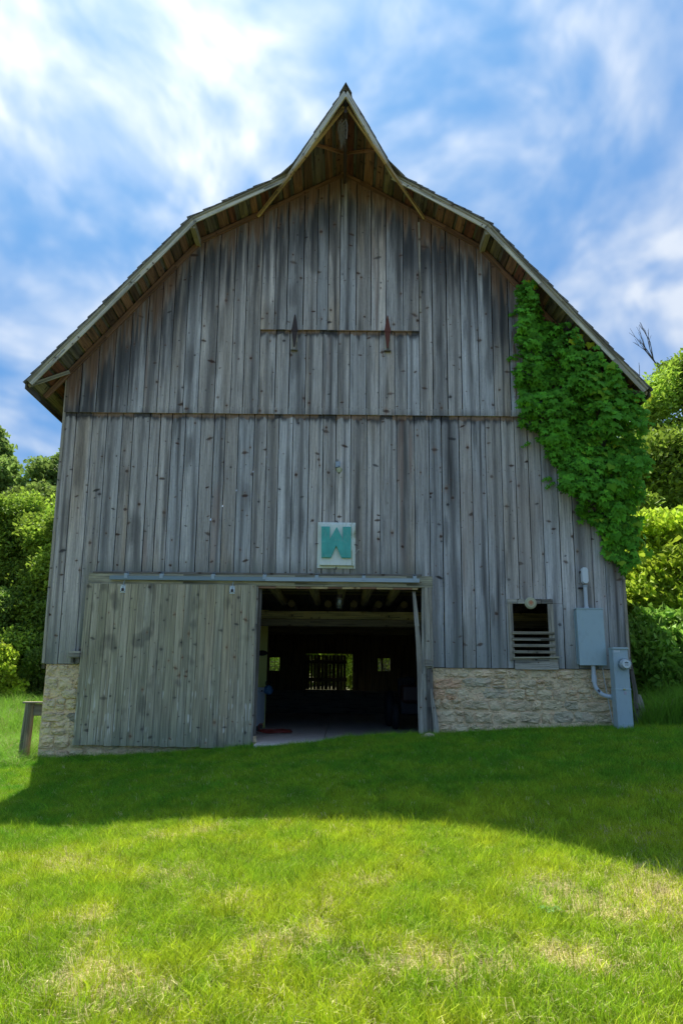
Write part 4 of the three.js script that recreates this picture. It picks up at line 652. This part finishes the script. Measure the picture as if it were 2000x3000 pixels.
{ // tall grass: right corner, left field
  const r = rng(99), ms = [], cs = []; 
  const put = (x, z, s, dry) => { const t = 0.7 + 0.6 * r(); ms.push(mat4(x, groundY(x, z), z, (r() - 0.5) * 0.3, r() * 6.28, (r() - 0.5) * 0.3, 0.8 + 0.5 * r(), s * (0.7 + 0.6 * r()))); cs.push(r() < dry ? new THREE.Color().setRGB(0.36 * t, 0.33 * t, 0.15 * t) : new THREE.Color().setRGB(0.22 * t, 0.42 * t, 0.04 * t)); };
  for (let i = 0; i < 2600; i++) { const x = 5.2 + 3.2 * r(), z = 0.25 - 5 * r() * r() - 0.1; put(x, z, 0.9 + 0.7 * Math.min(1, (x - 5.1)), 0.03); }
  for (let i = 0; i < 2200; i++) { const x = -5.45 - 3.5 * r(), z = 0.5 - 3.5 * r(); if (x > -5.7 && z > -0.3) { if (r() < 0.35) continue; } put(x, z, 0.55 + 0.35 * r(), 0.12); }
  for (let i = 0; i < 5200; i++) { const z = -3.5 - 32 * r(), x = -5.8 - (3.5 + 0.55 * -z) * r(); put(x, z, 0.75 + 0.4 * r(), vn(x * 0.6, z * 0.6) > 0.68 && z > -9 ? 0.5 : 0.06); }
  for (let i = 0; i < 260; i++) { const x = r() < 0.72 ? mix(1.75, 4.95, r()) : mix(-5.1, -2.2, r()); put(x, 0.03 + 0.16 * r() * r(), 0.16 + 0.25 * r() * r(), 0.1); }
  for (let i = 0; i < 120; i++) put(-5.15 - 0.9 * r(), 0.1 + 0.7 * r(), 0.35 + 0.3 * r(), 0.15);
  tag(instanced('tall_grass', tuft(16, 0.11, 0.22, 0.6, 0.0042, 0.7, 6), M.blade, ms, cs, scene), 'uncut tall green grass beside and behind the barn', 'grass', null, 'stuff');
}
// broad leaved weeds in the shaded lawn
{
  const leafG = (() => { const pos = [], idx = []; const n = 9; for (let i = 0; i < n; i++) { const a = i / n * 6.283 + (i % 2) * 0.2, L = 0.10 + 0.05 * ((i * 7) % 5) / 5, w = 0.022, up = 0.04 + 0.03 * ((i * 3) % 4) / 4, c = Math.cos(a), s = Math.sin(a), k = pos.length / 3; pos.push(0, 0.01, 0, c * L * 0.55 - s * w, up, s * L * 0.55 + c * w, c * L * 0.55 + s * w, up, s * L * 0.55 - c * w, c * L, up * 0.7, s * L, c * L * 0.55, up - 0.008, s * L * 0.55); idx.push(k, k + 4, k + 1, k, k + 2, k + 4, k + 1, k + 4, k + 3, k + 4, k + 2, k + 3); } return geom(pos, idx); })();
  const r = rng(57), gm = [0.075, 0.19, 0.022], mt = leafMat(lin(...gm), 0.35);
  const spots = [[-1.36, 2.9, 'left of the bare soil in the shade'], [-1.15, 2.5, 'beside the bare patch of soil'], [-0.48, 2.64, 'right of the bare soil in the shade'], [-0.3, 2.2, 'in the shade before the doorway'], [-1.2, 3.5, 'nearest the shadow edge'], [1.18, 8.35, 'with pale leaves beside the dry grass patch on the right']];
  for (const [x, z, w] of spots) { const t = thing('weed_plant', `low broad leaved green weed ${w}`, 'weed', [x, groundY(x, z) + 0.02, z], 'weeds in the lawn'); const m = part('leaf_rosette', leafG, mt, t); m.rotation.y = r() * 6; m.scale.setScalar(0.7 + 0.5 * r()); const m2 = part('leaf_rosette', leafG, mt, t, [0.05, 0.04, 0.02]); m2.rotation.y = r() * 6; m2.scale.setScalar(0.6); }
}
// climbing vine on the right of the gable
{
  const P = [[3.40, 8.55], [3.46, 8.1], [3.34, 7.4], [3.30, 6.7], [3.33, 6.2], [3.44, 5.85], [3.72, 5.5], [3.95, 4.95], [4.08, 4.55], [4.38, 4.1], [4.72, 3.72], [4.74, 3.35], [5.05, 3.05], [5.28, 3.3], [5.30, 4.3], [5.42, 5.0], [5.45, 6.1], [5.15, 6.55], [4.55, 7.2], [4.0, 7.9], [3.62, 8.5]];
  const inside = (x, y) => { let c = false; for (let i = 0, j = P.length - 1; i < P.length; j = i++) { const [xi, yi] = P[i], [xj, yj] = P[j]; if ((yi > y) !== (yj > y) && x < (xj - xi) * (y - yi) / (yj - yi) + xi) c = !c; } return c; };
  const leaflet = (L, w, a, pos, idx) => { const c = Math.cos(a), s = Math.sin(a), k = pos.length / 3, q = (u, v, z) => pos.push(u * s + v * c, -u * c + v * s, z); q(0.01, 0, 0.012); q(L * 0.45, -w, -0.004); q(L * 0.45, w, -0.004); q(L * 0.5, 0, 0.016); q(L, 0, -0.022); idx.push(k, k + 1, k + 3, k, k + 3, k + 2, k + 1, k + 4, k + 3, k + 3, k + 4, k + 2); };
  const five = (() => { const pos = [], idx = []; leaflet(0.115, 0.030, 0, pos, idx); leaflet(0.10, 0.028, 0.85, pos, idx); leaflet(0.10, 0.028, -0.85, pos, idx); leaflet(0.075, 0.023, 1.75, pos, idx); leaflet(0.075, 0.023, -1.75, pos, idx); return geom(pos, idx); })();
  const grape = (() => { const pos = [], idx = []; leaflet(0.13, 0.055, 0, pos, idx); leaflet(0.10, 0.05, 1.0, pos, idx); leaflet(0.10, 0.05, -1.0, pos, idx); return geom(pos, idx); })();
  const v = thing('climbing_vine', 'dense green creeper covering the right side of the barn gable', 'vine'); const r = rng(707), L = [];
  let tries = 0; while (L.length < 4600 && tries++ < 120000) {
    const x = 3.05 + 2.5 * r(), y = 2.85 + 5.8 * r(), ex = 0.34 * (fbm(x * 3.3, y * 3.3, 3) - 0.5) + 0.07 * (r() - 0.5); const sh = 0.03 * (1 - sm(4.2, 4.9, x)) - 0.06 * sm(4.9, 5.3, x); if (!inside(x + ex * (x > 4.6 ? 0.6 : 1) + sh, y + ex * 0.5 + 0.05)) continue; if (vn(x * 4.5 + 3, y * 4.5) > 0.86 && r() < 0.7) continue;
    const bulge = 0.04 + 0.42 * sm(0.3, 0.72, fbm(x * 2.3, y * 2.3, 3)) + 0.22 * sm(3.6, 5.2, x) * sm(3.4, 5, y), z = 0.07 + bulge * 1.3 * Math.pow(r(), 0.6), s = 0.5 + 0.75 * r();
    const big = x > 4.4 && r() < 0.12 + (y > 6 ? 0.15 : 0); const yel = big ? r() * 0.8 : r() * 0.3;
    L.push({ x, y, z, s: s * (big ? 1.05 : 1), rx: -0.5 + 0.9 * (r() - 0.5), ry: 1.3 * (r() - 0.5), rz: 1.6 * (r() - 0.5), big, yel, t: 0.45 + 1.0 * r() * (0.6 + 0.8 * vn(x * 3 + 8, y * 3)) });
  }
  for (let i = 0; i < 240; i++) { const y = 3.2 + 3.3 * r(); L.push({ x: 5.25 + 0.42 * r() * r(), y, z: -0.5 + 0.7 * r(), s: 0.8 + 0.5 * r(), rx: -0.6 * r(), ry: r() * 2 - 0.5, rz: r() - 0.5, big: r() < 0.5, yel: 0.3 + 0.7 * r(), t: 1 }); }  // right edge leaves coloured yellower to look sunlit
  for (const [x, y] of [[4.42, 7.42], [4.62, 7.25], [4.3, 7.3], [5.0, 6.8], [5.5, 6.25], [5.7, 6.3], [5.62, 5.9], [5.35, 6.4], [5.6, 5.3], [3.62, 8.45], [3.5, 8.52]]) L.push({ x, y, z: 0.55 * (x < 5 ? 1 : 0.6), s: 1.1, rx: -0.2, ry: r() - 0.5, rz: r() - 0.5, big: x > 4, yel: 1, t: 1.2 });  // outermost leaves: sunlight painted in as a brighter yellow
  for (let q = 0; q < 9; q++) { let x = 3.42, y = 6.0 + 2.2 * r(); if (q > 5) { y = 4.2 + 1.6 * r(); x = 3.5 + (5.6 - y) * 0.5; } let dx = -0.03 - 0.03 * r(), dy = 0.05 * (r() - 0.75); for (let k = 0; k < 2 + 4 * r(); k++) { x += dx * (0.5 + r()); y += dy + 0.07 * (r() - 0.5); L.push({ x, y, z: 0.085, s: 0.4 + 0.4 * r(), rx: -0.3, ry: r() - 0.5, rz: r() * 2 - 1, big: false, yel: r() * 0.4, t: 1 }); } }
  const col = (l) => new THREE.Color().setRGB(mix(0.12, 0.42, l.yel * l.yel) * l.t, mix(0.36, 0.50, l.yel) * l.t, mix(0.030, 0.03, l.yel) * l.t);
  L.sort((a, b) => b.s + b.z * 1.5 - a.s - a.z * 1.5);
  const pal = [0, 1, 2, 3, 4].map(k => leafMat(col({ yel: k / 5, t: 0.95 }), 0.3));
  L.slice(0, 300).forEach(l => { const m = part('leaf', l.big ? grape : five, pal[Math.min(4, Math.floor(l.yel * 5))], v); m.applyMatrix4(mat4(l.x, l.y, l.z, l.rx, l.ry, l.rz, l.s)); });
  const rest = L.slice(300); M.vineLeaf = leafMat(white, 0.3);
  for (const big of [false, true]) { const q = rest.filter(l => l.big === big); instanced('foliage', big ? grape : five, M.vineLeaf, q.map(l => mat4(l.x, l.y, l.z, l.rx, l.ry, l.rz, l.s)), q.map(col), v).userData.kind = 'stuff'; }
  const vs = rng(12); for (let i = 0; i < 7; i++) { const x0 = 4.75 + 0.35 * vs(), pts = []; for (let k = 0; k < 7; k++) pts.push([x0 - 0.13 * k * (0.6 + 0.5 * vs()) + 0.05 * vs(), 3.35 + k * 0.6, 0.05]); part('stem', tube(pts, 0.009, 24, 5), M.bark, v); }
  for (let i = 0; i < 26; i++) { const x = 3.28 + 0.2 * vs(), y = 6.6 + 1.7 * vs(), l = 0.3 + 0.4 * vs(); part('dry_stem', tube([[x, y, 0.07], [x + 0.05 * (vs() - 0.5), y - l / 2, 0.09], [x + 0.1 * (vs() - 0.5), y - l, 0.07]], 0.003, 8, 4), M.woodBrown, v); }
}
// trees
function clusterGeo(n, R, L, seed, flat = 0.55) {
  const r = rng(seed), pos = [], idx = []; const Q = new THREE.Quaternion(), V = new THREE.Vector3();
  for (let i = 0; i < n; i++) {
    const u = r() * 2 - 1, a = r() * 6.283, d = R * Math.cbrt(r()), s = Math.sqrt(1 - u * u); const c = [Math.cos(a) * s * d, u * d * 0.9, Math.sin(a) * s * d];
    Q.setFromEuler(new THREE.Euler((r() - 0.5) * 3.6 * flat, r() * 6.283, (r() - 0.5) * 3.6 * flat, 'YXZ')); const l = L * (0.7 + 0.6 * r()), w = l * 0.30, k = pos.length / 3;
    for (const p of [[0, 0, -l / 2], [-w, 0.12 * l, 0], [w, 0.12 * l, 0], [0, -0.12 * l, l / 2]]) { V.set(...p).applyQuaternion(Q); pos.push(c[0] + V.x, c[1] + V.y, c[2] + V.z); }
    idx.push(k, k + 3, k + 1, k, k + 2, k + 3);
  }
  const g = geom(pos, idx).toNonIndexed(); g.computeVertexNormals(); return g;
}
const CL = [clusterGeo(12, 0.42, 0.20, 1), clusterGeo(12, 0.56, 0.28, 2), clusterGeo(12, 0.32, 0.14, 3, 0.7)];
function tree(name, label, category, group, o) {
  const gy = groundY(o.x, o.z), t = thing(name, label, category, [o.x, gy, o.z], group), r = rng(o.seed), h = o.h, cb = o.base ?? 0.25, R = o.r;
  const lean = (r() - 0.5) * 0.4; const tr = Math.max(0.05, h * 0.017);
  part('trunk', tube([[0, -0.3, 0], [lean * 0.3, h * 0.3, 0], [lean, h * 0.62, 0.1], [lean * 1.4, h * 0.85, 0]], tr, 10, 7), M.bark, t);
  const blobs = []; const nb = Math.round((o.blobs ?? 34) * 1.8);
  for (let i = 0; i < nb; i++) {
    const f = (i + r()) / nb, y = h * mix(cb, 0.94, f), prof = o.bush ? Math.sqrt(Math.max(0.05, 1 - Math.pow((f - 0.15) / 0.9, 2))) : Math.pow(Math.sin(Math.PI * clamp(0.10 + 0.85 * f)), 0.75) * (f > 0.75 ? 1 - (f - 0.75) * 0.9 : 1);
    const a = i * 2.399 + r(), d = R * prof * (0.40 + 0.66 * r()); blobs.push([Math.cos(a) * d + lean * f, y + R * 0.15 * (r() - 0.5), Math.sin(a) * d, R * (0.13 + 0.22 * r() * r()), 0.75 + 0.5 * r()]);
    if (i % 6 === 0) part('limb', tube([[lean * 0.4, Math.max(h * 0.12, y - h * 0.25), 0], [Math.cos(a) * d * 0.5, y - h * 0.08, Math.sin(a) * d * 0.5], [Math.cos(a) * d, y, Math.sin(a) * d]], tr * 0.35, 6, 5), M.bark, t);
  }
  const ms = [], cs = [];
  for (let i = 0; i < o.n * 1.15; i++) {
    const b = blobs[Math.floor(r() * nb)]; let u = r() * 2 - 1; if (u < -0.2 && r() < 0.6) u = -u; const a = r() * 6.283, s = Math.sqrt(1 - u * u), d = b[3] * (0.3 + 0.95 * Math.pow(r(), 0.6));
    const x = b[0] + Math.cos(a) * s * d, y = b[1] + u * d * 0.9, z = b[2] + Math.sin(a) * s * d; if (y < 0.05) continue;
    const k = b[4] * (0.6 + 0.8 * r()), y2 = r() * 0.5 * (o.yel ?? 0.3) + 0.3 * (b[4] - 0.8) * (o.yel ?? 0.3);
    ms.push(mat4(x, y, z, (r() - 0.5) * 1.2, r() * 6.28, (r() - 0.5) * 1.2, (o.s ?? 1) * (0.75 + 0.6 * r()))); cs.push(new THREE.Color().setRGB((o.c[0] + 0.16 * y2) * k, (o.c[1] + 0.12 * y2) * k, o.c[2] * k));
  }
  instanced('crown', CL[o.k ?? 0], M.leaf, ms, cs, t).userData.kind = 'stuff';
  return t;
}
const DARK = [0.19, 0.29, 0.07], MID = [0.25, 0.38, 0.05], BRIGHT = [0.38, 0.52, 0.05];
const TL = 'trees left of the barn', TR = 'trees right of the barn';
// left, from far to near
tree('tall_tree', 'tallest dark round tree at the left edge behind the bushes', 'tree', TL, { x: -27.5, z: -40, h: 19.3, r: 4.2, c: DARK, n: 5200, k: 1, s: 1.15, seed: 1, base: 0.2 });
tree('tall_tree', 'dark tree between the tallest left tree and the barn wall', 'tree', TL, { x: -21.6, z: -40, h: 16.6, r: 3.9, c: DARK, n: 4600, k: 1, s: 1.1, seed: 2, base: 0.2 });
tree('tall_tree', 'dark tree showing just beside the barn wall on the left', 'tree', TL, { x: -16.8, z: -36, h: 15.3, r: 4.2, c: DARK, n: 4200, k: 1, s: 1.1, seed: 3, base: 0.2 });
tree('tall_tree', 'olive tree crown under the tallest dark tree on the left', 'tree', TL, { x: -20.8, z: -34, h: 12.8, r: 3.6, c: [0.18, 0.27, 0.06], n: 3800, k: 1, seed: 4, base: 0.2, yel: 0.5 });
tree('leafy_tree', 'bright green leafy tree at the left edge above the field', 'tree', TL, { x: -17.4, z: -24, h: 10.0, r: 3.3, c: MID, n: 5200, seed: 5, base: 0.12, yel: 0.6, bush: true });
tree('leafy_tree', 'bright green leafy tree next to the left barn wall', 'tree', TL, { x: -13.0, z: -22, h: 9.0, r: 3.3, c: MID, n: 5200, seed: 6, base: 0.12, yel: 0.6, bush: true });
tree('shrub', 'dark shrub at the far edge of the left field', 'shrub', TL, { x: -15.3, z: -20.5, h: 4.6, r: 2.0, c: [0.2, 0.32, 0.06], n: 3000, k: 2, s: 1.2, seed: 7, base: 0.05, bush: true, blobs: 20 });
tree('shrub', 'dark shrub at the field edge beside the barn', 'shrub', TL, { x: -12.2, z: -20, h: 4.4, r: 2.0, c: [0.2, 0.32, 0.06], n: 3000, k: 2, s: 1.2, seed: 8, base: 0.05, bush: true, blobs: 20 });
tree('shrub', 'small yellow green shrub at the left edge of the field', 'shrub', TL, { x: -13.9, z: -17.0, h: 2.1, r: 0.9, c: BRIGHT, n: 1100, k: 2, seed: 9, base: 0.05, yel: 1, bush: true, blobs: 12 });
tree('shrub', 'dark low shrub under the bright left trees', 'shrub', TL, { x: -18.5, z: -21.5, h: 4.2, r: 2.2, c: DARK, n: 2600, k: 2, s: 1.3, seed: 10, base: 0.05, bush: true, blobs: 18 });
// right
tree('tall_tree', 'tall open green tree beyond the right eave with bare twigs above', 'tree', TR, { x: 16.2, z: -19, h: 15.6, r: 3.9, c: MID, n: 4300, k: 0, s: 1.0, seed: 11, base: 0.30, yel: 0.5, blobs: 26 });
tree('tall_tree', 'dark green tree low behind the tall open right tree', 'tree', TR, { x: 13.8, z: -24, h: 12.0, r: 3.6, c: DARK, n: 4200, k: 1, seed: 12, base: 0.2 });
tree('leafy_tree', 'leafy green tree close behind the creeper on the right', 'tree', TR, { x: 10.6, z: -10, h: 8.6, r: 2.6, c: MID, n: 4600, k: 0, seed: 13, base: 0.25, yel: 0.5 });
tree('bush', 'sunny yellow green bush at the right edge beside the barn', 'bush', TR, { x: 8.7, z: -5.2, h: 4.9, r: 1.9, c: BRIGHT, n: 4200, k: 2, s: 1.15, seed: 14, base: 0.2, yel: 1, bush: true });
tree('bush', 'bright bush touching the right barn corner', 'bush', TR, { x: 7.3, z: -4.6, h: 3.6, r: 1.2, c: BRIGHT, n: 2600, k: 2, s: 1.1, seed: 15, base: 0.25, yel: 0.9, bush: true, blobs: 22 });
tree('shrub', 'dark green shrub above the tall grass at the right corner', 'shrub', TR, { x: 7.0, z: -2.6, h: 2.1, r: 1.15, c: [0.22, 0.40, 0.06], n: 2000, k: 2, s: 1.0, seed: 16, base: 0.05, bush: true, blobs: 18 });
tree('shrub', 'dark shrub behind the tall grass at the right edge', 'shrub', TR, { x: 8.6, z: -3.0, h: 2.3, r: 1.2, c: [0.22, 0.40, 0.06], n: 2000, k: 2, s: 1.0, seed: 17, base: 0.05, bush: true, blobs: 18 });
{ // bare limbs over the right tree
  const t = thing('dead_tree', 'leafless grey tree top against the sky at the right edge', 'tree', [16.6, groundY(16.6, -20), -20], TR), r = rng(20); part('trunk', taper([0, 0, 0], [0.2, 14.5, 0], 0.2, 0.09, 8), M.bark, t);
  const grow = (x, y, z, a, b, l, w, dep) => { const p = [x + Math.cos(a) * Math.cos(b) * l, y + Math.sin(b) * l, z + Math.sin(a) * Math.cos(b) * l * 0.5]; const m = part('limb', taper([x, y, z], p, w, w * 0.62, 5), M.bark, t); if (dep > 0) for (let k = 0; k < 2 + (r() < 0.4 ? 1 : 0); k++) grow(...p, a + (r() - 0.5) * 1.9, clamp(b + (r() - 0.4) * 0.9, -0.2, 1.4), l * (0.62 + 0.25 * r()), w * 0.6, dep - 1); };
  grow(0.2, 13.6, 0, 2.9, 0.8, 1.6, 0.08, 4); grow(0.2, 14.2, 0, 0.4, 0.9, 1.5, 0.08, 4); grow(0.15, 12.4, 0, 3.3, 0.5, 1.5, 0.07, 3);
}
// behind the barn, seen through its rear openings
tree('bush', 'sunlit bush seen through the narrow rear door opening', 'bush', 'bushes behind the barn', { x: 0.9, z: -25, h: 5.6, r: 2.8, c: BRIGHT, n: 3000, seed: 31, base: 0.05, yel: 0.9, bush: true });
tree('bush', 'sunlit bush seen through the right rear window', 'bush', 'bushes behind the barn', { x: 4.2, z: -24, h: 5.6, r: 2.6, c: BRIGHT, n: 2800, seed: 32, base: 0.05, yel: 0.9, bush: true });
tree('bush', 'pale green bush seen through the left rear window', 'bush', 'bushes behind the barn', { x: -4.4, z: -27, h: 6, r: 3.0, c: BRIGHT, n: 3000, seed: 33, base: 0.05, yel: 0.5, bush: true });

renderer.render(scene, camera);
